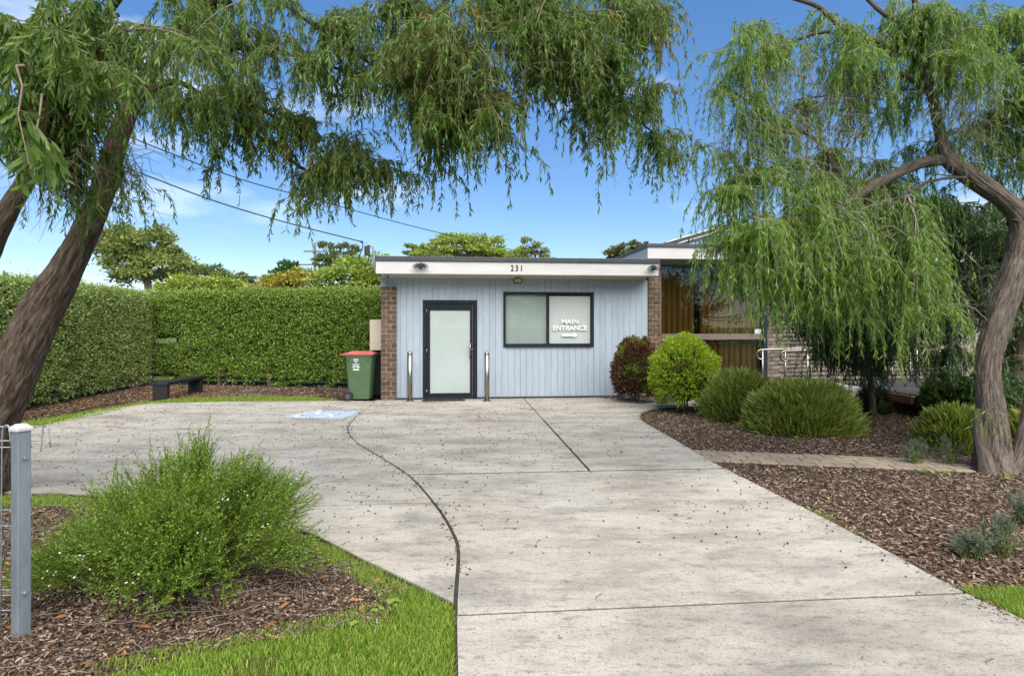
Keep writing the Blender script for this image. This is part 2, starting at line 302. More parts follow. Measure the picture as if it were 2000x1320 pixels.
M = dict(
    concrete=concrete_mat(),
    blue_paint=mat('blue_paint', (0.30, 0.355, 0.41), (0.35, 0.405, 0.465), 3, 0.55, bump=0.15, bscale=60, stretch=(6, 6, 1), island=0.045),
    wall_back=mat('wall_back', (0.10, 0.13, 0.17), rough=0.8),
    white_paint=mat('white_paint', (0.41, 0.41, 0.40), (0.47, 0.47, 0.46), 2.0, 0.5, stretch=(1, 1, 6)),
    cream=mat('cream_soffit', (0.62, 0.58, 0.50), (0.66, 0.62, 0.54), 3, 0.6),
    charcoal=mat('charcoal_metal', (0.028, 0.032, 0.038), (0.04, 0.045, 0.05), 4, 0.4),
    black_frame=mat('black_frame', (0.010, 0.014, 0.022), (0.016, 0.021, 0.032), 6, 0.55, spec=0.15),
    brick=mat('brown_brick', (0.060, 0.041, 0.030), (0.150, 0.105, 0.078), 28, 0.9, bump=0.9, bscale=70, island=0.28, spec=0.2),
    brick_grey=mat('grey_brown_brick', (0.10, 0.080, 0.068), (0.25, 0.205, 0.175), 22, 0.92, bump=1.0, bscale=45, island=0.3, spec=0.2),
    mortar=mat('mortar', (0.40, 0.31, 0.21), (0.48, 0.39, 0.28), 20, 0.95, spec=0.1),
    mortar_grey=mat('mortar_grey', (0.22, 0.19, 0.16), (0.32, 0.28, 0.24), 20, 0.95, spec=0.1),
    frosted=mat('frosted_film', (0.45, 0.50, 0.48), (0.48, 0.53, 0.51), 1.2, 0.35, spec=0.5),
    blind_light=mat('pale_blind', (0.52, 0.54, 0.52), (0.55, 0.57, 0.55), 2, 0.7),
    blind_dark=mat('grey_blind', (0.26, 0.31, 0.29), (0.29, 0.34, 0.32), 2, 0.7),
    glass=glass_mat('clear_glass', (0.97, 0.98, 0.98), 0.0),
    glass_dark=glass_mat('bronze_glass', (0.80, 0.74, 0.62), 0.05),
    letter_white=mat('white_lettering', (0.74, 0.75, 0.75), rough=0.5),
    black=mat('black_plastic', (0.012, 0.012, 0.013), (0.02, 0.02, 0.021), 12, 0.45),
    steel=mat('brushed_steel', (0.27, 0.25, 0.21), (0.34, 0.315, 0.27), 40, 0.32, metal=1.0, stretch=(30, 30, 1)),
    galv=mat('galvanised', (0.20, 0.235, 0.27), (0.30, 0.335, 0.37), 14, 0.5, metal=0.55, stretch=(1, 1, 0.3)),
    cap=mat('cap_plastic', (0.38, 0.39, 0.39), (0.46, 0.47, 0.46), 25, 0.6),
    lens=mat('lamp_lens', (0.55, 0.50, 0.38), rough=0.2),
    bin_green=mat('bin_green', (0.055, 0.105, 0.045), (0.07, 0.125, 0.055), 5, 0.5),
    bin_dark=mat('bin_dark_green', (0.012, 0.022, 0.016), (0.018, 0.03, 0.022), 5, 0.5),
    lid_red=mat('lid_red', (0.33, 0.065, 0.055), (0.40, 0.10, 0.085), 6, 0.5),
    lid_green=mat('lid_green', (0.10, 0.20, 0.11), (0.14, 0.25, 0.14), 6, 0.5),
    lid_yellow=mat('lid_yellow', (0.45, 0.34, 0.05), (0.55, 0.42, 0.08), 6, 0.5),
    rubber=mat('rubber', (0.015, 0.015, 0.016), rough=0.8),
    hub=mat('hub_grey', (0.06, 0.065, 0.07), rough=0.6),
    beige=mat('beige_box', (0.40, 0.355, 0.275), (0.44, 0.395, 0.31), 3, 0.55),
    amber=mat('amber_curtain', (0.085, 0.070, 0.026), (0.15, 0.118, 0.044), 4, 0.85, stretch=(3, 3, 0.3)),
    brown_frame=mat('brown_frame', (0.12, 0.095, 0.08), (0.15, 0.12, 0.10), 6, 0.5),
    room=mat('room_dark', (0.05, 0.045, 0.04), rough=0.9),
    timber=mat('weathered_shaded_timber', (0.035, 0.035, 0.037), (0.07, 0.07, 0.072), 6, 0.9, stretch=(1, 14, 14), spec=0.08),  # grey deck timber, base colour darkened to stand for the shade on it
    red_timber=mat('red_timber', (0.30, 0.10, 0.04), (0.42, 0.16, 0.07), 6, 0.6, stretch=(1, 1, 12)),
    soil=mat('soil', (0.030, 0.020, 0.014), (0.075, 0.052, 0.038), 26, 0.95, bump=1.0, bscale=60, spec=0.1),
    grass_soil=mat('lawn_soil', (0.040, 0.036, 0.016), (0.085, 0.085, 0.030), 30, 0.95, bump=0.8, bscale=60, spec=0.1),
    field=mat('field_grass', (0.05, 0.085, 0.02), (0.11, 0.15, 0.04), 0.8, 0.95, spec=0.1),
    asphalt=mat('asphalt', (0.20, 0.20, 0.20), (0.27, 0.27, 0.27), 3, 0.9),
    paver=mat('clay_paver', (0.185, 0.145, 0.105), (0.31, 0.255, 0.19), 11, 0.9, bump=0.5, bscale=80, island=0.16, spec=0.2),
    joint=mat('joint_dirt', (0.022, 0.019, 0.013), (0.045, 0.040, 0.028), 18, 0.95),
    park_blue=mat('parking_blue', (0.22, 0.34, 0.48), (0.38, 0.41, 0.43), 7, 0.8, detail=8),
    park_white=mat('parking_white', (0.45, 0.50, 0.55), (0.56, 0.60, 0.62), 7, 0.8, detail=8),
    wood_pole=mat('pole_wood', (0.10, 0.085, 0.07), (0.17, 0.145, 0.12), 6, 0.9, stretch=(8, 8, 0.5)),
    cable=mat('cable_black', (0.02, 0.02, 0.022), rough=0.6),
    panel=mat('solar_panel', (0.015, 0.017, 0.025), rough=0.25, spec=0.6),
    alu=mat('aluminium', (0.42, 0.42, 0.42), (0.5, 0.5, 0.5), 8, 0.4, metal=0.7),
    bark_l=bark_mat('bark_left', (0.024, 0.017, 0.012), (0.125, 0.092, 0.068), (0.29, 0.225, 0.175)),
    bark_r=bark_mat('bark_right', (0.040, 0.031, 0.025), (0.165, 0.135, 0.110), (0.35, 0.30, 0.255)),
    twig=mat('twig_bark', (0.11, 0.085, 0.055), (0.20, 0.16, 0.11), 20, 0.9, spec=0.1),
    twig_grey=mat('twig_grey', (0.15, 0.13, 0.11), (0.27, 0.24, 0.21), 20, 0.9, spec=0.1),
    dark_core=mat('inner_shade', (0.018, 0.032, 0.010), (0.035, 0.056, 0.018), 9, 0.95, spec=0.05),  # solid filler core, dark to stand for the shade between the leaves
    rug=mat('mat_rubber', (0.035, 0.033, 0.03), (0.07, 0.066, 0.06), 60, 0.95, bump=0.8, bscale=160),
    green_stem=mat('green_stem', (0.06, 0.085, 0.02), (0.10, 0.12, 0.03), 20, 0.8, spec=0.1),
    flower=mat('white_petal', (0.82, 0.80, 0.82), rough=0.6),
)

# ------------------------------------------------------------------ ground, beds, lawns
def sheet(name, pts, z, m, label, cat):
    bm = bmesh.new(); f = bm.faces.new([bm.verts.new((x, y, z)) for x, y in pts])
    if f.normal.z < 0: f.normal_flip()
    bm.normal_update(); me = bpy.data.meshes.new(name); bm.to_mesh(me); bm.free()
    return tag(obj(name, me, m), label, cat, kind='structure')
sheet('ground', [(-900, -300), (900, -300), (900, 1500), (-900, 1500)], -0.075, M['field'], 'grassy ground reaching to the horizon', 'ground')
sheet('road', [(-80, 24), (60, 22), (60, 29), (-80, 31)], -0.06, M['asphalt'], 'pale road glimpsed through the hedge gap', 'road')

CURVE = [G(890, 1330), G(889, 1180), G(895, 1080), G(884, 1040), G(852, 988), G(800, 930), G(742, 892), G(695, 863), G(679, 842), G(684, 826), G(705, 805), G(737, 783)]
CURVE = [tuple(p) for p in smooth_path(CURVE, 5)]
RIGHT = [G(2240, 1330), G(2000, 1207), G(1880, 1152), G(1640, 1025), G(1400, 905), G(1330, 864), G(1268, 829), G(1251, 815), G(1262, 803), G(1300, 796), (3.75, 11.75), (3.9, 12.55)]
RIGHT = [tuple(p) for p in smooth_path(RIGHT, 4)]
FRONTL = [G(888, 1180), G(850, 1161), G(720, 1098), G(605, 1040), G(470, 1000), G(300, 975), G(110, 962), G(-150, 962)]
BACKL = [(-9.6, 5.6), (-8.7, 7.6), G(60, 838), G(130, 818), G(205, 800), G(290, 787), G(450, 784), G(660, 782.5), G(735, 783)]
PATCH = [G(1165, 777), G(1235, 783), G(1294, 788.5), (3.9, 12.75), (3.8, 13.6)]       # planted strip against the blue wall

sheet('garden_bed', [(-1.9, -1), (-12, -1), (-12, 9), (-9.6, 5.6)] + [G(-150, 962), G(110, 962), G(300, 975), G(470, 1000), G(605, 1040), G(720, 1098), G(850, 1161), G(888, 1180), G(890, 1330), (-0.3, -1)],
      -0.034, M['soil'], 'brown mulched bed round the feathery shrub at front left', 'garden bed')
sheet('garden_bed', [p for p in RIGHT if p[1] < 12.5] + [(4.0, 12.8), (16, 14.2), (16, 2), (3.6, 1.5)], -0.035, M['soil'], 'large mulched bed right of the driveway', 'garden bed')
sheet('garden_bed', [G(1140, 770)] + PATCH, -0.006, M['soil'], 'narrow mulch strip against the blue wall', 'garden bed')
sheet('garden_bed', [(-12.5, 5), (-9.0, 7.3), (-7.9, 9.3), (-7.9, 12.2), (-2.9, 12.9), (-2.9, 16.4), (-12.5, 17.5)], -0.036, M['soil'], 'leaf strewn mulch bed under the hedges', 'garden bed')

# driveway slabs, each cut along the joints
drive = tag(empty('driveway'), 'pale concrete driveway with curved joint leading to the door', 'driveway', kind='structure')
def clip(poly, a, b, c):                       # keep a*x+b*y<=c
    out = []
    for i in range(len(poly)):
        p, q = poly[i], poly[(i + 1) % len(poly)]; fp = a*p[0] + b*p[1] - c; fq = a*q[0] + b*q[1] - c
        if fp <= 0: out.append(p)
        if (fp < 0 < fq) or (fq < 0 < fp): t = fp / (fp - fq); out.append((p[0] + (q[0]-p[0]) * t, p[1] + (q[1]-p[1]) * t))
    return out
def shrink(poly, d):                           # pull an outline in by d
    p = np.array(poly); a = 0.5 * np.sum(p[:, 0] * np.roll(p[:, 1], -1) - np.roll(p[:, 0], -1) * p[:, 1])
    if a < 0: p = p[::-1]
    keep = np.linalg.norm(p - np.roll(p, 1, 0), axis=1) > 1e-4; p = p[keep]
    e = unit(np.roll(p, -1, 0) - p); n = np.stack([-e[:, 1], e[:, 0]], 1); m = unit(n + np.roll(n, 1, 0))
    k = np.clip(1 / np.maximum(np.sum(m * n, 1), 0.4), 1, 2.5)
    return [tuple(v) for v in p + m * d * k[:, None]]
def slab(poly, z=0.0, g=0.012):
    if len(poly) < 3: return
    pts = shrink(poly, g); mb = MB(); mb.poly(pts, -0.11, z)
    top = [f for f in mb.bm.faces if all(v.co.z > z - 1e-4 for v in f.verts)]
    bmesh.ops.bevel(mb.bm, geom=[e for f in top for e in f.edges], offset=0.002, segments=1, affect='EDGES')
    mb.build('concrete_slab', M['concrete'], drive)
def halfline(p, q, side):                      # a,b,c of the half plane left (+1) or right (-1) of p->q
    dx, dy = q[0] - p[0], q[1] - p[1]; a, b = dy * side, -dx * side; return a, b, a * p[0] + b * p[1]
main = [(-0.42, -3.0)] + CURVE + [(-2.95, 12.6), (3.9, 13.25)] + RIGHT[::-1] + [(3.6, -3.0)]
J1 = (G(893, 1200), G(1880, 1157)); J2 = (G(795, 926), G(1385, 914)); JL = (G(1150, 917), G(1025, 780)); J3 = (G(690, 823), G(1251, 818))
def pull(h, e): return h[0], h[1], h[2] - e * math.hypot(h[0], h[1])      # move a cut line back by e
front = clip(main, *halfline(*J1, -1)); rest = clip(main, *halfline(*J1, 1))
mid = clip(rest, *pull(halfline(*J2, -1), .016)); back = clip(rest, *pull(halfline(*J2, 1), .016))
slab(front); slab(mid, g=0.014)
bl = clip(back, *halfline(*JL, 1)); br_ = clip(back, *halfline(*JL, -1))
slab(clip(bl, *halfline(*J3, -1)), g=0.014); slab(clip(bl, *halfline(*J3, 1)), g=0.009)
slab(clip(br_, *halfline(*J3, -1)), g=0.014); slab(clip(br_, *halfline(*J3, 1)), g=0.009)
left = [p for p in CURVE if p[1] > G(889, 1180)[1] - 0.01]
leftp = left + BACKL[::-1] + FRONTL[::-1][:-1]
K1 = (G(200, 1001), G(835, 980)); K2 = (G(200, 871), G(690, 865)); K3 = (G(100, 822), G(690, 819))
a = clip(leftp, *pull(halfline(*K1, -1), .008)); b_ = clip(leftp, *pull(halfline(*K1, 1), .008))
slab(a); slab(clip(b_, *halfline(*K2, -1)), g=0.010); c_ = clip(b_, *halfline(*K2, 1))
slab(clip(c_, *halfline(*K3, -1)), g=0.003); slab(clip(c_, *halfline(*K3, 1)), g=0.003)
jm = MB(); jm.poly(main, -0.07, -0.009); jo = jm.build('joint_filler', M['joint'], drive)
jm = MB(); jm.poly(leftp, -0.07, -0.010); jm.build('joint_filler', M['joint'], drive)

# worn accessible-parking marking
pk = tag(empty('parking_marking', (*G(625, 810), 0.004)), 'worn pale blue accessible parking square with white wheelchair symbol', 'parking marking')
q = [G(548, 815.5), G(668, 818.5), G(706, 803.5), G(607, 802)]; o = G(625, 810)
bm = bmesh.new(); bm.faces.new([bm.verts.new((x - o[0], y - o[1], 0)) for x, y in q]); bm.normal_update(); me = bpy.data.meshes.new('blue_square'); bm.to_mesh(me); bm.free()
obj('blue_square', me, M['park_blue'], pk)
mb = MB()
def strip(pts, wd, z=0.004, closed=False):
    p = np.array(pts); d = unit(np.gradient(p, axis=0)); n = np.stack([-d[:, 1], d[:, 0]], 1) * wd / 2
    L = [mb.bm.verts.new((*v, z)) for v in p + n]; R = [mb.bm.verts.new((*v, z)) for v in p - n]
    for i in range(len(p) - 1): mb.bm.faces.new((L[i], R[i], R[i + 1], L[i + 1]))
strip([(-0.10 + 0.28 * math.cos(t), -0.10 + 0.28 * math.sin(t)) for t in np.linspace(2.3, 6.2, 18)], 0.07)
strip([(-0.12, 0.36), (-0.08, 0.05), (0.16, 0.03), (0.30, -0.28), (0.40, -0.25)], 0.085)
strip([(-0.18 + 0.035 * math.cos(t), 0.50 + 0.035 * math.sin(t)) for t in np.linspace(0, 6.283, 12)], 0.07)
mb.build('wheelchair_symbol', M['park_white'], pk)

# ------------------------------------------------------------------ blue flat-roofed building (local frame: x along the front, y inward)
ROT = math.radians(5.6); CR, SR = math.cos(ROT), math.sin(ROT); OX, OY = -2.823, 12.68
def fac(px, py, ly=0.0):
    k = (px - 1000) / F; lx = (k * (OY + ly * CR) - OX + ly * SR) / (CR - k * SR)
    Y = OY + lx * SR + ly * CR; return lx, CH + (HZ - py) * Y / F
def to_world(lx, ly, z=0.0): return (OX + lx * CR - ly * SR, OY + lx * SR + ly * CR, z)
house = tag(empty('flat_roofed_building', (OX, OY, 0), ROT), 'low pale blue clad building with white fascia and glazed door', 'building')
WL = fac(1265, 700)[0]; WT = 2.665
d0, dz = fac(826, 586); d1, _ = fac(932, 586)
w0, wz1 = fac(983, 570); w1, wz0 = fac(1159, 677)
OPEN = [(d0, d1, 0.0, dz), (w0, w1, wz0, wz1)]
def holes(x0, x1, z0, z1):                    # rectangles of a wall left round the openings
    xs = sorted({x0, x1} | {v for o in OPEN for v in o[:2] if x0 < v < x1}); out = []
    for a, b in zip(xs, xs[1:]):
        c = (a + b) / 2; cut = [(o[2], o[3]) for o in OPEN if o[0] < c < o[1]]; z = z0
        for u, v in sorted(cut):
            if u > z: out.append((a, b, z, u))
            z = v
        if z < z1: out.append((a, b, z, z1))
    return out
mb = MB()
for a, b, c, d in holes(0.0, WL, 0.0, WT): mb.box(a, b, 0.012, 0.10, c, d)
D = 7.5
mb.box(0, 0.1, 0.1, D, 0, WT); mb.box(WL - 0.1, WL, 0.1, D, 0, WT); mb.box(0.1, WL - 0.1, D - 0.1, D, 0, WT)
mb.build('wall', M['blue_paint'], house)
mb = MB(); mb.box(0.1, WL - 0.1, 1.4, 1.45, 0, WT); mb.box(0.1, WL - 0.1, 0.1, 1.4, -0.02, 0.02); mb.build('interior', M['room'], house)
bw = 0.1365; nb = int(round(WL / bw)); bw = WL / nb; GV = 0.0022
for i in range(nb):
    for a, b, c, d in holes(i * bw + GV, (i + 1) * bw - GV, 0.03, WT - 0.002):
        if b - a > 0.008: MB().box(a, b, -0.010 - 0.0015 * random.random(), 0.011, c, d, bev=0.002 if b - a > 0.03 else 0).build('cladding_board', M['blue_paint'], house)
OV = 0.65; RX1 = fac(1286, 520, -OV)[0]; RX0 = fac(734, 520, -OV)[0]
MB().box(RX0, RX1, -OV, -OV + 0.03, 2.655, 2.912, bev=0.004).build('fascia', M['white_paint'], house)
MB().box(RX0, RX0 + 0.03, -OV + 0.031, D + 0.2, 2.655, 2.912).build('side_fascia', M['white_paint'], house)
MB().box(RX1 - 0.03, RX1, -OV + 0.031, D + 0.2, 2.655, 2.912).build('side_fascia', M['white_paint'], house)
MB().box(RX0 + 0.031, RX1 - 0.031, -OV + 0.031, 0.0, 2.667, 2.685).box(RX0 + 0.031, RX1 - 0.031, -0.002, D + 0.1, 2.687, 2.70).build('soffit', M['cream'], house)
MB().box(RX0 + 0.02, RX1 - 0.06, -0.045, -0.014, 2.625, 2.664).build('trim_strip', M['cream'], house)
MB().box(RX0 - 0.02, RX1 + 0.025, -OV - 0.025, -OV + 0.06, 2.913, 3.012, bev=0.008).build('roof_flashing', M['charcoal'], house)
MB().box(RX0 - 0.02, RX1 + 0.025, -OV + 0.061, D + 0.25, 2.93, 2.985).build('roof', M['charcoal'], house)
MB().box(0.3, WL, -0.03, -0.012, 0.0, 0.028).build('base_flashing', M['charcoal'], house)

def text_mesh(s, size, extrude=0.003, bold=0.0, sx=1.0, space=1.0):
    cu = bpy.data.curves.new('lettering', 'FONT'); cu.body = s; cu.size = size; cu.extrude = extrude; cu.offset = bold; cu.align_x = 'CENTER'; cu.align_y = 'CENTER'; cu.space_character = space
    t = bpy.data.objects.new('lettering', cu); COL.objects.link(t); dg = bpy.context.evaluated_depsgraph_get(); dg.update()
    me = bpy.data.meshes.new_from_object(t.evaluated_get(dg)); bpy.data.objects.remove(t); bpy.data.curves.remove(cu)
    v = np.zeros(len(me.vertices) * 3); me.vertices.foreach_get('co', v); v = v.reshape(-1, 3); v[:, 0] *= sx
    v = np.stack([v[:, 0], -v[:, 2], v[:, 1]], 1); me.vertices.foreach_set('co', v.astype(np.float32).ravel()); me.update(); return me
lx, lz = fac(1009, 524.5, -OV)
for ch, px in (('2', 1000.5), ('3', 1009.5), ('1', 1018.5)):
    obj('numeral', text_mesh(ch, 0.17, 0.004, 0.0032, 0.8), M['black'], house, (fac(px, 524.5, -OV)[0], -OV - 0.006, lz))

# brick piers
def brick_mesh(l, h, d, k):
    mb = MB(); mb.box(0, l, 0, d, 0, h, bev=0.006)
    for v in mb.bm.verts:
        v.co += Vector((mnoise.noise(v.co * 17 + Vector((k, 0, 0))) * 0.005, mnoise.noise(v.co * 19 + Vector((0, k, 0))) * 0.008, mnoise.noise(v.co * 17 + Vector((0, 0, k))) * 0.004))
    return mb.mesh('brick')
def pier(x0, x1, y0, y1, ztop, name='brick_pier'):
    p = MB().box(x0 + 0.004, x1 - 0.004, y0 + 0.012, y1, 0, ztop - 0.004).build(name, M['mortar'], house)
    W_ = x1 - x0; a = 0.66 * W_ - 0.006; c = W_ - a - 0.012; cache = {}
    n = int(round(ztop / 0.1013)); ch = ztop / n
    for i in range(n):
        seq = (a, c) if i % 2 else (c, a); x = x0
        for l in seq:
            k = random.randint(0, 3); key = (round(l, 3), k)
            if key not in cache:
                cache[key] = brick_mesh(l, ch - 0.012, y1 - y0 - 0.02, k * 7.3); cache[key].materials.append(M['brick'])
            obj('brick', cache[key], None, p, (x, y0 + random.uniform(-0.003, 0.003), i * ch + 0.004)); x += l + 0.012
    return p
px0 = fac(744, 700, -0.14)[0]; px1 = fac(773.5, 700, -0.14)[0]
pier(px0, px1, -0.14, 0.0 - 0.013, 2.43)
pier(WL + 0.002, fac(1290, 700, -0.04)[0], -0.04, 0.36, 2.98)

# door
door = empty('door'); door.parent = house
fw = 0.075
MB().box(d0, d0 + fw, -0.03, 0.09, 0, dz).box(d1 - fw, d1, -0.03, 0.09, 0, dz).box(d0 + fw, d1 - fw, -0.03, 0.09, dz - fw, dz).box(d0 + fw, d1 - fw, -0.03, 0.09, 0, 0.02).build('door_frame', M['black_frame'], door)
gx0, gz1 = fac(840, 606); gx1, gz0 = fac(918, 767)
MB().box(d0 + fw + .004, gx0, -0.012, 0.035, 0.024, dz - fw - .004, .003).box(gx1, d1 - fw - .004, -0.012, 0.035, 0.024, dz - fw - .004, .003).box(gx0, gx1, -0.0115, 0.0345, gz1, dz - fw - .0045, .003).box(gx0, gx1, -0.0115, 0.0345, 0.0245, gz0, .003).build('door_leaf', M['black_frame'], door)
MB().box(gx0, gx1, 0.010, 0.016, gz0, gz1).build('frosted_film', M['frosted'], door)
MB().box(gx0, gx1, 0.002, 0.006, gz0, gz1).build('glass_pane', M['glass'], door)
hx, hz1 = fac(918, 668); _, hz0 = fac(918, 697)
h = MB(); h.cyl((hx, -0.075, hz0), (hx, -0.075, hz1), 0.014); 
for z in (hz0 + 0.03, hz1 - 0.03): h.cyl((hx, -0.075, z), (hx + 0.03, -0.012, z), 0.011)
h.build('handle', M['steel'], door)
MB().cyl((hx + 0.045, -0.013, (hz0 + hz1) / 2), (hx + 0.045, -0.03, (hz0 + hz1) / 2), 0.02).build('lock', M['steel'], door)
for py in (608, 686, 765):
    x, z = fac(833.5, py); MB().cyl((x, -0.036, z - 0.05), (x, -0.036, z + 0.05), 0.009).build('hinge', M['steel'], door)
MB().box(gx1 + 0.052, gx1 + 0.06, -0.016, -0.0125, 0.05, dz - 0.1).build('edge_seal', M['brown_frame'], door)

# window
win = empty('window'); win.parent = house
fw = 0.05; wm = fac(1070.5, 600)[0]
MB().box(w0, w0 + fw, -0.035, 0.09, wz0, wz1).box(w1 - fw, w1, -0.035, 0.09, wz0, wz1).box(w0 + fw, w1 - fw, -0.035, 0.09, wz1 - fw, wz1).box(w0 + fw, w1 - fw, -0.055, 0.09, wz0, wz0 + fw + 0.015).box(wm - .022, wm + .022, -0.02, 0.08, wz0 + fw + .015, wz1 - fw).build('window_frame', M['black_frame'], win)
MB().box(w0 + fw, wm - .022, 0.03, 0.036, wz0 + .065, wz1 - fw).build('pane', M['glass'], win)
MB().box(wm + .022, w1 - fw, 0.012, 0.018, wz0 + .065, wz1 - fw).build('pane', M['glass'], win)
MB().box(w0 + fw + .01, wm - .03, 0.062, 0.066, wz0 + .07, wz1 - fw - .005).build('roller_blind', M['blind_dark'], win)
MB().box(wm + .03, w1 - fw - .012, 0.050, 0.054, wz0 + .072, wz1 - fw - .03).build('roller_blind', M['blind_light'], win)
tx, tz = fac(1113.5, 628.5); obj('lettering', text_mesh('MAIN', 0.148, 0.0012, 0.004, 1.08), M['letter_white'], win, (tx, 0.0095, tz))
tx, tz = fac(1113.5, 641); obj('lettering', text_mesh('ENTRANCE', 0.148, 0.0012, 0.004, 1.02), M['letter_white'], win, (tx, 0.0095, tz))
mb = MB(); ax0, az = fac(1098, 654.5); ax1 = fac(1128.5, 654.5)[0]
vs = [mb.bm.verts.new((x, 0.0095, z)) for x, z in ((ax0, az - .028), (ax1 - .09, az - .028), (ax1 - .09, az - .06), (ax1, az), (ax1 - .09, az + .06), (ax1 - .09, az + .028), (ax0, az + .028))]
mb.bm.faces.new(vs); mb.build('arrow', M['letter_white'], win)

# things fixed to the building
def on_house(name, lx, ly, z, label, cat, group=None):
    o = empty(name, to_world(lx, ly, z), ROT); return tag(o, label, cat, group)
lx, lz = fac(1011, 548, -0.02); wl = on_house('wall_light', lx, -0.012, lz, 'oval bulkhead light above the main window', 'light')
def oval(wd, hh, y0, y1, seg=24):
    mb = MB(); a = []
    for y, s in ((y1, 1), (y0 + 0.012, 1), (y0, 0.85)):
        r = []
        for i in range(seg):
            t = 2 * math.pi * i / seg; cx = (wd - hh) * (1 if math.cos(t) > 0 else -1)
            r.append(mb.bm.verts.new((cx + hh * s * math.cos(t), y, hh * s * math.sin(t))))
        a.append(r)
    for p, q in zip(a, a[1:]):
        for i in range(seg): mb.bm.faces.new((p[i], p[(i + 1) % seg], q[(i + 1) % seg], q[i]))
    mb.bm.faces.new(a[-1]); mb.bm.faces.new(a[0][::-1]); return mb
oval(0.10, 0.062, -0.06, -0.001).build('housing', M['brown_frame'], wl); oval(0.075, 0.036, -0.082, -0.058).build('lens', M['lens'], wl)
MB().box(-0.004, 0.004, -0.09, -0.083, -0.035, 0.035).build('guard_bar', M['brown_frame'], wl)
def flood(px, py, label, sides):
    lx, lz = fac(px, py, -OV); f = on_house('floodlight', lx, -OV - 0.001, lz, label, 'floodlight', 'security floodlights on the fascia')
    MB().cyl((0, 0, 0.02), (0, -0.03, 0.02), 0.05).build('mount', M['black'], f)
    MB().lathe([(0.012, -0.045), (0.036, -0.03), (0.038, 0.0), (0.02, 0.03)], (0, -0.055, -0.005)).build('motion_sensor', M['black'], f)
    for s in sides:
        MB().cyl((s * 0.02, -0.03, 0.03), (s * 0.07, -0.09, 0.015), 0.022, 0.035, 16).cyl((s * 0.07, -0.09, 0.015), (s * 0.125, -0.14, -0.03), 0.036, 0.043, 16).build('lamp_head', M['charcoal'], f)
        a = Vector((s * 0.125, -0.14, -0.03)); dd = Vector((s * 0.055, -0.05, -0.045)).normalized()
        MB().cyl(a + dd * 0.001, a + dd * 0.006, 0.037, 0.037).build('lens', M['cap'], f)
flood(822, 520, 'black twin head floodlight on the left of the white fascia', (-1, 1))
flood(1275, 524, 'black floodlight at the right end of the white fascia', (-1, 0.45))
def dome(px, py, ly, label):
    lx, lz = fac(px, py, ly); f = on_house('security_camera', lx, ly, 2.6665, label, 'camera', 'small cameras under the eave')
    MB().lathe([(0.05, 0.0), (0.05, -0.02), (0.04, -0.03)]).build('base', M['white_paint'], f)
    MB().lathe([(0.035, -0.031), (0.036, -0.045), (0.026, -0.07), (0.008, -0.08)]).build('eyeball', M['white_paint'], f)
    MB().cyl((0.008, -0.028, -0.056), (0.012, -0.042, -0.06), 0.02, 0.018).build('lens', M['black'], f)
dome(757, 538, -0.3, 'small white dome camera under the eave above the left brick pier'); dome(1262, 545, -0.25, 'small white dome camera under the eave beside the right brick pier')
# meter box on the side wall
bx = on_house('meter_box', 0, 0, 0, 'beige metal meter box on the side wall behind the brick pier', 'meter box')
MB().box(-0.27, -0.002, 0.25, 0.85, 1.05, 1.72, .006).build('cabinet', M['beige'], bx); MB().box(-0.276, -0.271, 0.29, 0.81, 1.09, 1.69).build('door', M['beige'], bx)
for z in (1.15, 1.6): MB().cyl((-0.278, 0.27, z - .03), (-0.278, 0.27, z + .03), 0.006).build('hinge', M['galv'], bx)
# service bracket with junction box
lb = on_house('service_bracket', RX0 - 0.03, -0.35, 0, 'galvanised gooseneck service bracket with black box at the roof corner', 'service bracket')
pts = [(0.10, 0, 2.62), (0.02, 0, 2.68), (-0.03, 0, 2.78), (-0.045, 0, 2.95), (-0.05, 0, 3.12), (-0.07, 0, 3.22), (-0.12, 0, 3.27), (-0.18, 0, 3.28)]
MB().tube(smooth_path(pts, 5), 0.021).build('pipe', M['galv'], lb)
MB().box(-0.24, -0.135, -0.06, 0.05, 3.05, 3.25, .006).build('junction_box', M['black'], lb)
MB().tube(smooth_path([(-0.16, 0, 3.245), (-0.17, 0, 3.31), (-0.20, 0, 3.33), (-0.22, 0, 3.30)], 4), 0.006).build('hook', M['galv'], lb)
MB().tube(smooth_path([(-0.29, 0.02, 3.34), (-0.28, 0.02, 3.24), (-0.34, 0.02, 3.05), (-0.33, 0.02, 2.93), (-0.25, 0.02, 2.89), (-0.17, 0.02, 2.93), (-0.15, 0.01, 3.06)], 5), 0.011).build('cable_loop', M['cable'], lb)
MB().tube([(-0.33, 0.02, 3.345), (-0.27, 0.02, 3.335)], 0.022).build('insulator', M['black'], lb)

# ------------------------------------------------------------------ main house behind, to the right
MY = 1.25; MF = 0.55
hs2 = tag(empty('brick_building', (OX, OY, 0), ROT), 'taller brick building with amber curtains behind a large window', 'building')
mx0 = fac(1291, 600, MY)[0]; mx1 = fac(1488, 600, MY)[0]; mx2 = fac(1496.5, 600, MY)[0]
fx0, fz1 = fac(1265, 475.5, MF); _, fz0 = fac(1265, 505, MF); _, fzm = fac(1265, 483, MF); fx1 = 22.0
MB().box(fx0, fx1, MF, MF + .03, fz0, fzm, .004).build('fascia', M['white_paint'], hs2)
MB().box(fx0 - .02, fx1, MF - .025, MF + .06, fzm + .001, fz1, .008).build('roof_flashing', M['charcoal'], hs2)
MB().box(fx0, fx0 + .03, MF + .031, 10, fz0, fzm).build('side_fascia', M['white_paint'], hs2)
MB().box(fx0 - .02, fx1, MF + .061, 10.1, fzm + .01, fz1 - .02).build('roof', M['charcoal'], hs2)
MB().box(fx0 + .031, fx1, MF + .031, 10, fz0 + .01, fz0 + .03).build('soffit', M['white_paint'], hs2)
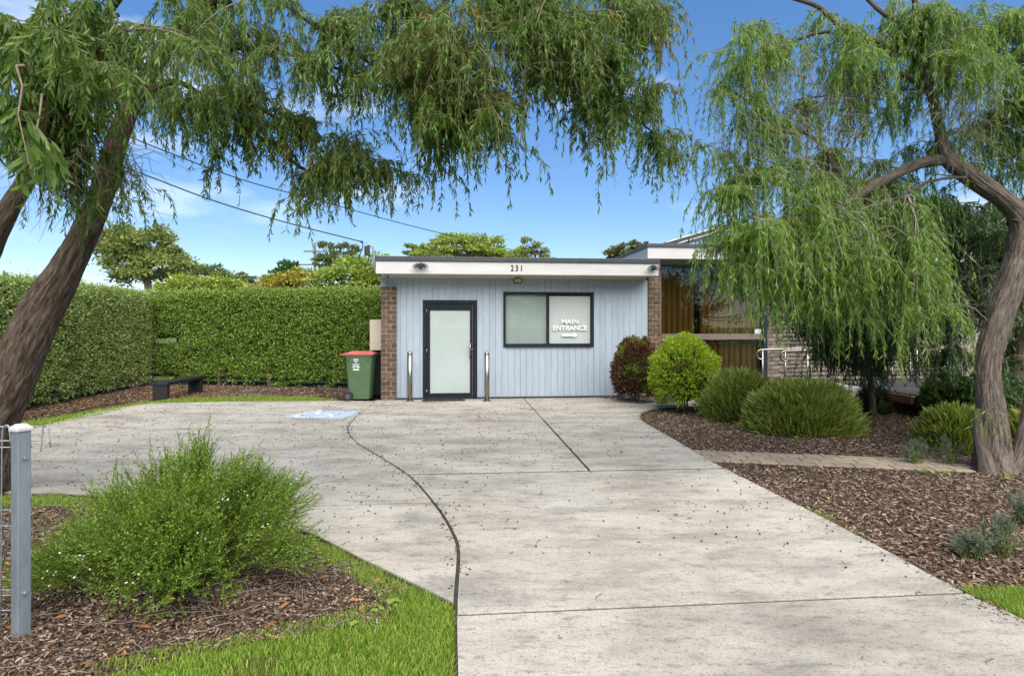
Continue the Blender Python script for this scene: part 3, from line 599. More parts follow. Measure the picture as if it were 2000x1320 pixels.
_, wtop = fac(1400, 518, MY); _, tz1 = fac(1400, 652, MY); _, tz0 = fac(1400, 663, MY)
MB().box(mx0 - .1, mx1, MY - .02, MY + .1, wtop + .001, fz0 + .009).build('head_panel', M['blue_paint'], hs2)
MB().box(mx0 - .3, mx0 - .05, MY - .02, 9.9, 0, fz0).box(mx0, 22, 9.8, 9.9, 0, fz0).box(21.9, 22, MY + .3, 9.8, 0, fz0).build('wall', M['mortar_grey'], hs2)
MB().box(mx0 - .05, 22, MY + 2.0, MY + 2.05, 0, fz0).box(mx0 - .05, 22, MY + .15, MY + 2, 0.25, 0.28).build('interior', M['room'], hs2)
wn = empty('window'); wn.parent = hs2
MB().box(mx0 - .05, mx0, MY - .03, MY + .09, .3, wtop).box(mx0, mx1, MY - .03, MY + .09, wtop - .04, wtop).box(mx0, mx1, MY - .045, MY + .09, tz0, tz1, .004).box(mx0, mx1, MY - .03, MY + .09, .28, .34).build('window_frame', M['brown_frame'], wn)
MB().box(mx0, mx1, MY + .02, MY + .026, tz1, wtop - .04).build('pane', M['glass_dark'], wn)
MB().box(mx0, mx1, MY + .02, MY + .026, .34, tz0).build('pane', M['glass_dark'], wn)
mb = MB(); n = 24; sw = (mx1 - mx0 - .05) / 17
c = [(-(sw * .5) + sw * i / n, 0.05 * math.sin(math.pi * i / n) ** 0.8) for i in range(n + 1)]
lo = [mb.bm.verts.new((x, -y, 0)) for x, y in c]; hi = [mb.bm.verts.new((x, -y, 1)) for x, y in c]
for i in range(n):
    f = mb.bm.faces.new((lo[i], lo[i + 1], hi[i + 1], hi[i])); f.smooth = True
fold = mb.mesh('curtain_fold'); fold.materials.append(M['amber'])
for i in range(17):
    if i in (6,): continue
    o = obj('curtain_fold', fold, None, wn, (mx0 + .03 + sw * (i + .5), MY + .22 + random.uniform(-.02, .02), .4)); o.scale = (1.0, random.uniform(.8, 1.3), wtop - .5)
MB().box(mx1, mx2, MY - .06, MY + .12, 0.2, wtop + .1).build('corner_post', M['black_frame'], hs2)
MB().box(mx1 - .20, mx1 - .03, MY - .025, MY + .015, tz1 + .001, tz1 + .12, .004).build('white_notice_box', M['cap'], hs2)
# split-face brick wall
bwl = MB().box(mx2 + .002, 21.9, MY + .03, MY + .3, 0, fz0).build('brick_wall', M['mortar_grey'], hs2)
cache = []
for k in range(6):
    mb = MB(); mb.box(0, .30, 0, .06, 0, .088); bmesh.ops.subdivide_edges(mb.bm, edges=[e for e in mb.bm.edges if abs(e.verts[0].co.x - e.verts[1].co.x) > .1], cuts=4)
    for v in mb.bm.verts:
        if v.co.y < .01: v.co.y += mnoise.noise(v.co * 14 + Vector((k * 9, 0, 0))) * .028
    me = mb.mesh('brick'); me.materials.append(M['brick_grey']); cache.append(me)
Vs, Ts = [], []
zc = 0.2; row = 0
while zc < fz0 - .1:
    x = mx2 + .004 - (0.155 if row % 2 else 0)
    while x < (14.0 if zc < 1.95 else 11.0):
        if x < mx2: xx = mx2 + .004; sx = (x + .30 - xx) / .30
        else: xx, sx = x, 1.0
        if zc < 1.95 and x < 9.6:
            o = obj('brick', random.choice(cache), None, bwl, (xx, MY + random.uniform(-.012, .008), zc)); o.scale = (sx, 1, 1)
        else:
            me = random.choice(cache); v = np.zeros(len(me.vertices) * 3); me.vertices.foreach_get('co', v); v = v.reshape(-1, 3) * (sx, 1, 1) + (xx, MY + random.uniform(-.012, .008), zc)
            me.calc_loop_triangles(); t = np.zeros(len(me.loop_triangles) * 3, np.int32); me.loop_triangles.foreach_get('vertices', t); Vs.append(v); Ts.append(t.reshape(-1, 3))
        x += .312
    zc += .1; row += 1
o = obj('upper_brickwork', np_mesh('upper_brickwork', *join(list(zip(Vs, Ts)))), M['brick_grey'], bwl); o['kind'] = 'stuff'

# tilted solar panels on the roof
for k, (a0, b0, yy) in enumerate(((( 1302, 474), (1408, 443), 16.2), ((1325, 476), (1412, 451), 17.6))):
    A = P(*a0, yy); B = P(*b0, yy); sp = tag(empty('solar_panel', tuple(A)), ('front' if k == 0 else 'rear') + ' tilted solar panel on a frame above the brick building roof', 'solar panel', 'roof solar panels')
    d = B - A; L = np.linalg.norm(d); ang = -math.atan2(d[2], d[0])
    o = MB().box(0, L, 0, 1.0, 0, .035).build('frame', M['alu'], sp); o.rotation_euler = (0, ang, 0)
    o = MB().box(.02, L - .02, .02, .98, .036, .042).build('cells', M['panel'], sp); o.rotation_euler = (0, ang, 0)
    o = MB().box(.02, L - .02, .3, .34, -.05, -.001).box(.02, L - .02, .7, .74, -.05, -.001).build('rail', M['alu'], sp); o.rotation_euler = (0, ang, 0)
    roofz = fz1 - .02
    for t in (.12, .55, .95):
        for y in (.32, .72):
            MB().cyl((d[0] * t, y, d[2] * t - .05), (d[0] * t, y, roofz - A[2]), .018, seg=8).build('leg', M['alu'], sp)

# ------------------------------------------------------------------ ramp, deck, handrails
deck = tag(empty('deck'), 'low grey timber deck, darkened for shade, under the low weeping tree', 'deck')
dk0 = 0.36
for i in range(23):
    y = 10.05 + i * .145
    MB().box(7.15 + .02 * random.random() + (0 if i > 2 else .25 * (2 - i)), 16.5, y, y + .138, dk0 - .025, dk0, .003).build('deck_board', M['timber'], deck)
MB().box(7.8, 8.55, 10.0, 10.045, dk0 - .17, dk0 - .005, .003).build('edge_board', M['red_timber'], deck)
MB().box(7.12, 7.16, 10.5, 11.8, dk0 - .17, dk0 - .027, .003).build('edge_board', M['red_timber'], deck)
for x in (7.3, 8.4, 9.6, 11):
    for y in (10.3, 11.6, 12.9): MB().box(x - .045, x + .045, y - .045, y + .045, -.06, dk0 - .026).build('post', M['timber'], deck)
ramp = tag(empty('ramp'), 'sloping concrete access ramp in front of the brick wall', 'ramp')
mb = MB(); A = [(4.6, 11.9), (7.1, 11.95), (7.1, 13.2), (4.6, 13.1)]; zz = [0.0, .34, .34, 0.0]
lo = [mb.bm.verts.new((x, y, -.08)) for x, y in A]; hi = [mb.bm.verts.new((x, y, z)) for (x, y), z in zip(A, zz)]
mb.bm.faces.new(hi); mb.bm.faces.new(lo[::-1])
for i in range(4): mb.bm.faces.new((lo[i], lo[(i+1) % 4], hi[(i+1) % 4], hi[i]))
mb.build('slope', M['concrete'], ramp)
def rail(px, py, Y, xe, label, posts):
    p = P(px, py, Y); r = tag(empty('handrail', (p[0], Y, 0)), label, 'handrail', 'stainless ramp handrails'); z = p[2]
    rad = .105; pts = [(.16, 0, z - 2 * rad + .01)] + [(rad + .0 - rad * math.sin(t), 0, z - rad - rad * math.cos(t)) for t in np.linspace(0.0, math.pi, 12)]
    sl = 0.035
    pts += [(rad + .3, 0, z + .3 * sl), (xe - p[0], 0, z + (xe - p[0]) * sl)]
    MB().tube(pts, .021, 12).build('top_rail', M['steel'], r)
    for t in posts:
        zt = z + t * sl - (.02 if t > .12 else .0); MB().cyl((t, 0, 0.0), (t, 0, zt), .019, seg=12).build('post', M['steel'], r)
        MB().lathe([(.05, 0), (.05, .012), (.03, .02)], (t, 0, max(0, (p[0] + t - 4.6) * .136) if p[0] + t < 7.1 else .34)).build('flange', M['steel'], r)
    for k in range(6):
        MB().tube([(posts[0], 0, .40 + k * .1), (xe - p[0], 0, .40 + k * .1 + (xe - p[0]) * sl)], .004, 6).build('wire', M['steel'], r)
rail(1478, 683, 13.05, 8.9, 'stainless handrail with looped end nearest the brick wall', (.13, 1.2, 2.4, 3.4))
rail(1524, 685.5, 11.85, 8.6, 'stainless handrail with looped end on the garden side of the ramp', (.10, .55, 1.7, 2.25, 2.75, 3.2))

# ------------------------------------------------------------------ bollards, mat, bins, bench
def bollard(px, label):
    x, y = G(px, 783.5); b = tag(empty('bollard', (x, y, 0)), label, 'bollard', 'stainless bollards at the door')
    MB().lathe([(.054, .002), (.054, .985)], seg=24).build('post', M['steel'], b)
    MB().lathe([(.056, .985), (.056, 1.005), (.052, 1.022), (.04, 1.036), (.02, 1.045), (.004, 1.048)], seg=24).build('cap', M['steel'], b)
    MB().lathe([(.095, .001), (.095, .01), (.06, .014)], seg=24).build('flange', M['steel'], b)
bollard(800.5, 'stainless steel bollard left of the glazed door'); bollard(951, 'stainless steel bollard right of the glazed door')
q = [fac(826, 700, -.04)[0], fac(908, 700, -.04)[0]]
mt = tag(empty('doormat', to_world(q[0], -.46, .001), ROT), 'dark grey doormat in front of the glazed door', 'doormat')
MB().box(0, q[1] - q[0], 0, .40, 0, .018, .004).build('pad', M['rug'], mt)
for i in range(9): MB().box(.04, q[1] - q[0] - .04, .03 + i * .039, .045 + i * .039, .0185, .024).build('rib', M['black'], mt)

def wheelie(x, y, body, lid, label, print_=True):
    b = tag(empty('wheelie_bin', (x, y, 0), 0.03), label, 'bin', 'wheelie bins beside the brick pier')
    mb = MB(); prof = [(-.21, .235, .205, .035), (-.235, .265, .235, .5), (-.262, .298, .262, .93), (-.272, .305, .27, .935), (-.272, .305, .27, .965)]  # back x, front x, half depth, z
    R = []
    for xb, xf, hd, z in prof:
        r = .05; pts = []
        for cx, cy, a0 in ((xf - r, hd - r, 0), (xb + r, hd - r, 90), (xb + r, -hd + r, 180), (xf - r, -hd + r, 270)):
            for k in range(4): a = math.radians(a0 + k * 30); pts.append(mb.bm.verts.new((cx + r * math.cos(a), cy + r * math.sin(a), z)))
        R.append(pts)
    for p, q_ in zip(R, R[1:]):
        for i in range(16): f = mb.bm.faces.new((p[i], p[(i+1) % 16], q_[(i+1) % 16], q_[i])); f.smooth = False
    mb.bm.faces.new(R[0][::-1]); mb.bm.faces.new(R[-1]); mb.build('body', body, b)
    mb = MB(); mb.box(-.30, .325, -.285, .285, .967, .995, .008)
    vs = {}
    lo = [mb.bm.verts.new(v) for v in ((-.28, -.26, .996), (.30, -.26, .996), (.30, .26, .996), (-.28, .26, .996))]; hi = [mb.bm.verts.new(v) for v in ((-.16, -.20, 1.045), (.22, -.20, 1.035), (.22, .20, 1.035), (-.16, .20, 1.045))]
    mb.bm.faces.new(hi); mb.bm.faces.new(lo[::-1])
    for i in range(4): mb.bm.faces.new((lo[i], lo[(i+1) % 4], hi[(i+1) % 4], hi[i]))
    mb.build('lid', lid, b)
    MB().tube([(-.30, -.22, .975), (-.37, -.22, .97), (-.37, .22, .97), (-.30, .22, .975)], .016, 8).build('handle', lid, b)
    for s in (-1, 1):
        wv = MB().cyl((-.20, s * .235, .10), (-.20, s * .285, .10), .10, seg=24).build('wheel', M['rubber'], b)
        MB().cyl((-.20, s * .286, .10), (-.20, s * .291, .10), .055, seg=20).build('hub', M['hub'], wv)
    MB().cyl((-.20, -.234, .10), (-.20, .234, .10), .014, seg=8).build('axle', M['hub'], b)
    for xx in (-.2, .22): MB().box(xx - .012, xx + .012, -.292, -.2705, .86, .964).build('rib', body, b)
    if print_:
        def yz(z): return -(.262 - (.93 - z) * .065) - .006
        def dash(u0, u1, z0, z1):
            vs = [mb.bm.verts.new(p) for p in ((u0, yz(z0), z0), (u1, yz(z0), z0), (u1, yz(z1), z1), (u0, yz(z1), z1))]; mb.bm.faces.new(vs)
        mb = MB(); cx = -.035
        for z0, z1 in ((.885, .892), (.845, .852)): dash(cx - .05, cx + .05, z0, z1)
        for u in (-.05, .044): dash(cx + u, cx + u + .006, .852, .885)
        dash(cx - .03, cx + .03, .862, .875)
        for zc_, ws in ((.815, [.05]), (.77, [.14]), (.735, [.05, .04]), (.712, [.07, .08]), (.675, [.05, .05]), (.655, [.13])):
            u = cx - (sum(ws) + .015 * (len(ws) - 1)) / 2
            for wv in ws:
                e = u + wv
                while u < e - .004: dash(u, min(u + .013, e), zc_ - .009, zc_ + .009); u += .0165
                u = e + .015
        mb.build('print', M['letter_white'], b)
x, y = G(697, 783.5); wheelie(x, y + .29, M['bin_green'], M['lid_red'], 'green wheelie bin with red lid and white print, nearest the driveway')
wheelie(x + .25, y + .98, M['bin_dark'], M['lid_green'], 'dark wheelie bin with green lid behind the red lidded bin', False)
wheelie(x + .36, y + 1.65, M['bin_dark'], M['lid_yellow'], 'dark wheelie bin with yellow lid beneath the meter box', False)

bn = tag(empty('bench', (-7.52, 12.55, 0), math.radians(4)), 'low black bench at the hedge corner', 'bench')
MB().box(-.17, .17, 0, 1.75, .315, .375, .006).build('seat', M['black'], bn)
for y0 in (0.02, 1.6): MB().box(-.15, .15, y0, y0 + .12, -.03, .314, .006).build('leg', M['black'], bn)

# ------------------------------------------------------------------ front fence
FY = 3.09
def fz(py): return CH - (py - HZ) * FY / F
fp = tag(empty('fence_post', (G(42, 1230)[0], FY, 0), math.radians(-24)), 'galvanised square fence post with pale cap at front left', 'fence post')
MB().box(-.031, .031, -.031, .031, -.3, 1.045, .004).build('post', M['galv'], fp)
mb = MB(); mb.box(-.039, .039, -.039, .039, 1.046, 1.062, .004)
b4 = [mb.bm.verts.new(v) for v in ((-.037, -.037, 1.0625), (.037, -.037, 1.0625), (.037, .037, 1.0625), (-.037, .037, 1.0625))]; tp = [mb.bm.verts.new(v) for v in ((-.018, -.018, 1.083), (.018, -.018, 1.083), (.018, .018, 1.083), (-.018, .018, 1.083))]
mb.bm.faces.new(tp)
for i in range(4): mb.bm.faces.new((b4[i], b4[(i+1) % 4], tp[(i+1) % 4], tp[i]))
mb.build('cap', M['cap'], fp)
for py in (893, 1155): MB().cyl((.0312, 0.0, fz(py)), (.044, 0.0, fz(py)), .010, seg=6).build('bolt', M['galv'], fp)
fn = tag(empty('wire_fence', (G(42, 1230)[0] - .05, FY + .055, 0)), 'galvanised looped wire fence panel beside the square post', 'wire fence')
for py in (838, 866, 879, 1003, 1035, 1162, 1173, 1203):
    MB().tube([(-1.6, 0, fz(py)), (.04 if py > 900 else .135, 0, fz(py) + .004)], .0032, 6).build('line_wire', M['galv'], fn)
for k, x in enumerate(np.arange(-1.55, .16, .105)):
    t = 1.054; MB().tube(smooth_path([(x - .02, -.004, 0.0 if x < .05 else .93), (x - .015, -.004, .94), (x - .004, -.004, t), (x + .008, -.004, t + .012), (x + .022, -.004, t), (x + .035, -.004, .95)], 3), .0032, 6).build('loop_wire', M['galv'], fn)
MB().tube([(.035, -.01, fz(905)), (-.09, -.01, fz(1120))], .004, 6).build('stay_wire', M['galv'], fn)
MB().tube([(.03, -.01, fz(1150)), (.0, -.01, fz(1205))], .004, 6).build('stay_wire', M['galv'], fn)

# ------------------------------------------------------------------ paver path
path = tag(empty('paver_path'), 'brown clay paver path crossing the mulch bed', 'path', kind='structure')
pa, pb = np.array((2.36, 7.28)), np.array((5.35, 6.72)); u = unit(pb - pa); v = np.array((-u[1], u[0]))
pm = []
for k in range(4):
    mb = MB(); mb.box(-.098, .098, -.098, .098, -.05, 0, .006)
    for vv in mb.bm.verts: vv.co += Vector((mnoise.noise(vv.co * 9 + Vector((k, 1, 2))) * .004, mnoise.noise(vv.co * 8 + Vector((k, 5, 2))) * .004, 0))
    me = mb.mesh('paver'); me.materials.append(M['paver']); pm.append(me)
L = np.linalg.norm(pb - pa)
for r_ in range(3):
    for i in range(int(L / .203) + 1):
        c = pa + u * (i * .203 + .1 * (r_ % 2) - .1) + v * ((r_ - 1) * .203)
        if c[0] < 2.42 - .05 * (r_ - 1) : pass
        o = obj('paver', random.choice(pm), None, path, (c[0], c[1], -.004 + random.uniform(-.004, .003))); o.rotation_euler = (random.uniform(-.012, .012), random.uniform(-.012, .012), math.atan2(u[1], u[0]) + random.uniform(-.02, .02))
mb = MB(); mb.poly([tuple(pa - u*.2 - v*.33), tuple(pb - v*.33), tuple(pb + v*.33), tuple(pa - u*.2 + v*.33)], -.05, -.018); mb.build('sand_joint', M['joint'], path)

# ------------------------------------------------------------------ foliage builders
def stuff_part(name, V, T, m, parent, uv=None, smooth=False):
    o = obj(name, np_mesh(name, V, T, uv, smooth), m, parent); o['kind'] = 'stuff'; return o
def px_path(rows, n=6):                        # (px,py,Y,radius px at that depth) -> smooth world path + radii
    q = np.array([[*P(a, b, c), r * c / F] for a, b, c, r in rows]); q = smooth_path(q, n); return q[:, :3], q[:, 3]
class Tree:
    def __init__(s, name, base, label, barkm, twigm, leafm):
        s.e = tag(empty(name, tuple(base)), label, 'tree'); s.base = np.array(base, float); s.sk = []; s.bark = barkm; s.twm = twigm; s.lm = leafm
        s.tw = []; s.lf = []; s.rs = 1.0
    def limb(s, rows, seg=14, n=6, bark=.05, name='branch', freq=7.0, clipz=None):
        c, r = px_path(rows, n); r = r * s.rs
        c[:, 2] = np.maximum(c[:, 2], -.25)
        V, Q, U = tube_np(c, r, seg, bark, freq, seed=len(s.sk) * 3.7)
        obj(name, np_mesh(name, V - s.base, Q, U, True), s.bark, s.e); s.sk.append(c); return c
    def blob(s, px, py, rx, ry, Y, rY, n, Lt=(.35, .62), leafL=.125, leafW=.020, per=30, droop=1.0, reach=.5, rich=True):
        SK = np.vstack(s.sk); per_b = 15; nbr = max(2, n // per_b)
        r = np.clip(rng.normal(0, .55, (nbr, 3)), -1.5, 1.5)
        Ye = Y + r[:, 2] * rY
        E = np.stack([(px + r[:, 0] * rx - 1000) / F * Ye, Ye, CH + (HZ - py - r[:, 1] * ry) * Ye / F], 1)
        i = np.array([np.argmin(np.sum((SK - e) ** 2, 1) + rng.uniform(0, .25, len(SK))) for e in E]); A = SK[i]
        K = 8; t = np.linspace(0, 1, K)[None, :, None]; d = np.linalg.norm(E - A, axis=1)[:, None, None]
        mid = np.array((0, 0, 1.0)) * d * .22 + rng.normal(size=(nbr, 1, 3)) * d * .07
        B = A[:, None] * (1 - t) + E[:, None] * t + mid * 4 * t * (1 - t) * (1 - .45 * t) + rng.normal(size=(nbr, K, 3)) * .012
        s.tw.append(thin_tubes(B, np.clip(.004 + d[:, 0, 0] * .006, .005, .018), np.full(nbr, .0028)))
        # twigs hang from the outer length of each branchlet
        bi = rng.integers(0, nbr, n); lo = np.clip(1 - reach / np.maximum(d[bi, 0, 0], .01), .15, .95)
        tt = lo + (1 - lo) * rng.uniform(0, 1, n); f = tt * (K - 1); k = np.clip(f.astype(int), 0, K - 2); fr = (f - k)[:, None]
        o = B[bi, k] * (1 - fr) + B[bi, k + 1] * fr
        ang = rng.uniform(0, 2 * math.pi, n); out = np.stack([np.cos(ang), np.sin(ang), np.zeros(n)], 1); L = rng.uniform(*Lt, n)
        K2 = 4; t2 = np.linspace(0, 1, K2)[None, :, None]; Lc = L[:, None, None]
        W_ = o[:, None] + out[:, None] * Lc * rng.uniform(.2, .7, (n, 1, 1)) * (1.0 * (1 - (1 - t2) ** 2)) + np.array((0, 0, 1.0)) * Lc * (.10 * np.sin(t2 * 3.0) - .95 * droop * t2 ** 1.6) + rng.normal(size=(n, K2, 3)) * .008
        W_[:, 0] = o
        s.tw.append(thin_tubes(W_, .0024, .0011))
        m = np.maximum(4, (per * L / .5).astype(int)); idx = np.repeat(np.arange(n), m); tl = rng.uniform(.08, 1.0, len(idx)); f = tl * (K2 - 1); k = np.clip(f.astype(int), 0, K2 - 2); fr = (f - k)[:, None]
        b = W_[idx, k] * (1 - fr) + W_[idx, k + 1] * fr; tg = unit(W_[idx, k + 1] - W_[idx, k])
        d_ = tg * .55 + rng.normal(size=(len(idx), 3)) * .38 + np.array((0, 0, -.62 * droop))
        ll = leafL * rng.uniform(.6, 1.15, len(idx)) * (1 - .25 * tl); ww = leafW * rng.uniform(.7, 1.2, len(idx))
        s.lf.append(leaves(b, d_, ll, ww, .14, rich=rich))
    def twigs_bare(s, px, py, rx, ry, Y, n, L=.5):
        SK = np.vstack(s.sk); r = unit(rng.normal(size=(n, 3))) * rng.uniform(0, 1, (n, 1)) ** .5
        Ye = Y + r[:, 2] * .5; A = np.stack([(px + r[:, 0] * rx - 1000) / F * Ye, Ye, CH + (HZ - py - r[:, 1] * ry) * Ye / F], 1)
        d = unit(rng.normal(size=(n, 3)) + (0, 0, -.4)) * rng.uniform(.4, 1, (n, 1)) * L; t = np.linspace(0, 1, 6)[None, :, None]
        B = A[:, None] + d[:, None] * t + rng.normal(size=(n, 6, 3)) * .025 + np.array((0, 0, -1.)) * t ** 2 * .12
        s.tw.append(thin_tubes(B, .0035, .0012))
    def done(s):
        V, Q = join(s.tw); stuff_part('twigs', V - s.base, Q, s.twm, s.e)
        V, T = join(s.lf); stuff_part('crown', V - s.base, T, s.lm, s.e); return len(T)

LM = dict(
    left=leaf_mat('leaf_left', [(.050, .092, .015), (.082, .148, .025), (.118, .196, .038), (.165, .230, .050)], .48, .45, .35, patch=((.190, .160, .022), .9, .70)),
    right=leaf_mat('leaf_right', [(.062, .118, .016), (.108, .195, .026), (.160, .268, .038), (.225, .315, .055)], .45, .42, .4),
    dark=leaf_mat('leaf_shaded', [(.018, .042, .012), (.030, .062, .016), (.045, .085, .022)], .25, .45, .4),  # shade on the low weeping tree is put into these leaf colours
    mid=leaf_mat('leaf_mid', [(.035, .075, .018), (.055, .105, .026), (.085, .140, .036)], .3, .42, .45),
    hedge_l=leaf_mat('hedge_left_leaf', [(.10, .15, .032), (.175, .245, .060), (.26, .34, .10), (.37, .43, .16)], .28, .45, .35, patch=((.16, .14, .05), 1.1, .72)),
    hedge_b=leaf_mat('hedge_back_leaf', [(.070, .125, .018), (.120, .200, .030), (.19, .28, .046), (.31, .39, .09)], .28, .42, .35, patch=((.15, .13, .04), 1.1, .73)),
)

# ------------------------------------------------------------------ left tree
lt = Tree('weeping_tree', (*G(-45, 975), 0), 'large leaning tree with fibrous trunk and weeping foliage at left', M['bark_l'], M['twig'], LM['left'])
lt.rs = .74
lt.limb([(-62, 1010, 5.6, 84), (-45, 950, 5.6, 70), (-18, 830, 5.6, 62), (20, 745, 5.6, 56), (84, 604, 5.6, 46), (136, 515, 5.6, 37), (195, 388, 5.6, 29), (234, 261, 5.6, 25), (275, 175, 5.6, 20), (335, 85, 5.5, 18), (420, 0, 5.3, 16), (520, -60, 5.1, 14)], seg=100, n=14, bark=.065, name='trunk', freq=6.0)
lt.limb([(-190, 760, 5.9, 50), (-60, 560, 5.9, 32), (0, 440, 5.8, 26), (55, 345, 5.7, 21), (95, 262, 5.6, 17), (130, 160, 5.4, 14), (200, 40, 5.2, 11), (260, -40, 5.0, 9)], seg=28, n=7, bark=.07)
lt.limb([(-150, 1000, 5.9, 62), (-185, 880, 5.9, 56), (-190, 760, 5.9, 50)], seg=24, n=5, bark=.07)
lt.limb([(500, -50, 5.1, 13), (620, -75, 5.0, 12), (800, -65, 4.9, 10), (1000, -55, 4.9, 9), (1180, -30, 5.0, 7), (1290, 40, 5.3, 4)])
lt.limb([(335, 95, 5.5, 10), (440, 92, 5.5, 8), (560, 105, 5.4, 6), (640, 128, 5.4, 4.5), (690, 147, 5.4, 3)], seg=10)
lt.limb([(500, -35, 5.1, 9), (600, 40, 5.2, 6.5), (680, 95, 5.3, 5), (745, 140, 5.4, 3.5)], seg=10)
lt.limb([(262, 195, 5.6, 9), (340, 160, 5.6, 8), (410, 200, 5.7, 6), (500, 262, 5.7, 5), (600, 335, 5.7, 4), (690, 365, 5.7, 2.5)], seg=10)
lt.limb([(370, 115, 5.5, 8), (430, 145, 5.5, 6), (500, 205, 5.5, 5), (575, 255, 5.5, 4), (655, 315, 5.5, 3)], seg=10)
lt.limb([(780, -65, 4.9, 8), (830, 20, 5.0, 5), (860, 120, 5.0, 4), (880, 200, 5.1, 3)], seg=8)
lt.limb([(1010, -55, 4.9, 8), (1080, 20, 4.9, 5), (1130, 110, 5.0, 4), (1190, 190, 5.3, 3), (1290, 270, 5.8, 2.5)], seg=8)
lt.limb([(150, 120, 4.6, 5), (148, 150, 4.5, 4.5), (135, 200, 4.5, 4.5), (132, 232, 4.5, 4), (106, 248, 4.5, 3.5), (100, 290, 4.5, 3), (95, 330, 4.5, 2)], seg=8, bark=.03)
lt.limb([(230, 30, 5.2, 6), (180, 50, 4.9, 5.5), (150, 90, 4.65, 5), (150, 122, 4.6, 5)], seg=8, bark=.03)
for a in [(110, 60, 210, 110, 4.3, .7, 250), (95, 190, 110, 80, 4.5, .5, 80), (330, 60, 150, 90, 4.8, .6, 170), (300, 150, 90, 60, 6.1, .4, 80), (40, 270, 60, 60, 4.6, .4, 50),
          (200, 400, 80, 25, 4.75, .25, 30), (255, 390, 50, 18, 4.8, .2, 16), (345, 235, 90, 50, 5.2, .4, 70), (450, 25, 130, 60, 5.2, .5, 120), (570, 95, 110, 45, 5.3, .4, 80), (420, 225, 100, 40, 5.6, .3, 46),
          (560, 245, 95, 45, 5.6, .4, 85), (680, 310, 90, 42, 5.6, .4, 110), (600, 385, 50, 22, 5.6, .3, 20), (780, 330, 70, 38, 5.5, .3, 55), (660, 20, 80, 50, 5.2, .4, 60), (770, 60, 90, 80, 5.0, .5, 140),
          (880, 60, 110, 90, 4.8, .6, 250), (1000, 50, 120, 80, 4.8, .6, 240), (1130, 50, 120, 75, 4.9, .6, 220), (1240, 60, 75, 70, 5.1, .5, 120), (790, 190, 90, 60, 5.0, .4, 120),
          (900, 200, 80, 55, 4.9, .4, 120), (1040, 165, 110, 55, 5.0, .5, 120), (1180, 175, 100, 45, 5.2, .5, 85), (820, 285, 45, 25, 5.1, .3, 20), (1105, 265, 45, 28, 5.1, .3, 22), (960, 250, 50, 25, 5.0, .3, 30),
          (1300, 285, 65, 28, 5.8, .3, 46), (1295, 150, 45, 50, 5.5, .3, 40), (1210, 240, 40, 20, 5.2, .2, 14), (480, 170, 110, 50, 5.6, .4, 60), (400, 300, 60, 25, 5.7, .3, 18), (720, 230, 40, 60, 5.5, .3, 20), (860, 340, 30, 20, 5.2, .3, 12), (1000, 300, 60, 20, 5.1, .3, 18), (1150, 300, 40, 20, 5.3, .3, 14), (570, 420, 20, 15, 5.6, .2, 8)]:
    nr = a[4] < 4.75; lt.blob(*a[:6], int(a[6] * 1.42), Lt=(.16, .60), leafL=.112 if nr else .094, leafW=.0150 if nr else .0125, per=42 if nr else 48, droop=.85, rich=nr)
lt.blob(45, 330, 35, 25, 2.55, .2, 12, (.16, .28), .115, .026, per=30)
lt.twigs_bare(110, 300, 90, 70, 4.6, 130, .5); lt.twigs_bare(230, 330, 60, 80, 5.3, 90, .5); lt.twigs_bare(420, 110, 160, 70, 5.3, 90, .6); lt.twigs_bare(1000, 120, 200, 90, 4.7, 90, .5)
print('left tree tris', lt.done())

# ------------------------------------------------------------------ right tree
rt = Tree('weeping_tree', (*G(1940, 905), 0), 'gnarled tree with pale fibrous bark and bright drooping leaves at right', M['bark_r'], M['twig_grey'], LM['right'])
RY = 6.6; rt.rs = .74
rt.limb([(1940, 945, RY, 66), (1938, 900, RY, 46), (1938, 829, RY, 35), (1930, 760, RY, 30), (1930, 706, RY, 29), (1950, 625, RY, 31), (1980, 540, RY, 32), (1997, 470, RY, 30), (1990, 420, RY, 27), (1955, 385, RY, 24), (1900, 348, RY, 23), (1850, 308, RY, 20), (1836, 260, RY, 14), (1818, 180, RY - .1, 11), (1800, 100, RY - .1, 9), (1785, -10, RY - .2, 7)], seg=100, n=13, bark=.095, name='trunk', freq=5.5)
rt.limb([(1930, 955, RY - .12, 34), (1925, 905, RY - .1, 20), (1912, 850, RY - .05, 13), (1908, 800, RY, 8)], seg=20, bark=.07, name='root_flare')
rt.limb([(1930, 948, RY - .1, 20), (1985, 905, RY - .05, 22), (2008, 840, RY, 24), (2030, 740, RY + .1, 22), (2060, 600, RY + .1, 20), (2080, 420, RY + .1, 16), (2050, 220, RY, 12), (2010, 60, RY, 9)], seg=28, n=7, bark=.08)
rt.limb([(1985, 440, RY, 24), (2020, 380, RY, 20), (2060, 250, RY - .2, 14), (2060, 60, RY - .4, 10)], seg=20, bark=.07)
rt.limb([(1852, 312, RY, 16), (1800, 318, RY, 15), (1740, 345, RY, 13.5), (1690, 372, RY - .05, 12.5), (1645, 398, RY - .1, 10), (1590, 408, RY - .15, 6), (1520, 430, RY - .2, 3.5), (1450, 470, RY - .2, 2)], seg=18, bark=.07)
rt.limb([(1806, 125, RY, 9), (1740, 92, RY, 9), (1690, 72, RY, 8), (1640, 52, RY, 6.5), (1600, 15, RY, 6), (1545, -4, RY, 5), (1480, -20, RY, 3)], seg=12)
rt.limb([(1695, 73, RY, 6), (1600, 64, RY, 5), (1520, 98, RY, 4), (1450, 125, RY, 3), (1400, 170, RY, 2)], seg=10)
rt.limb([(1660, 388, RY, 8), (1640, 340, RY, 6), (1600, 280, RY, 5), (1535, 240, RY, 4), (1470, 205, RY, 3), (1410, 165, RY, 2)], seg=10)
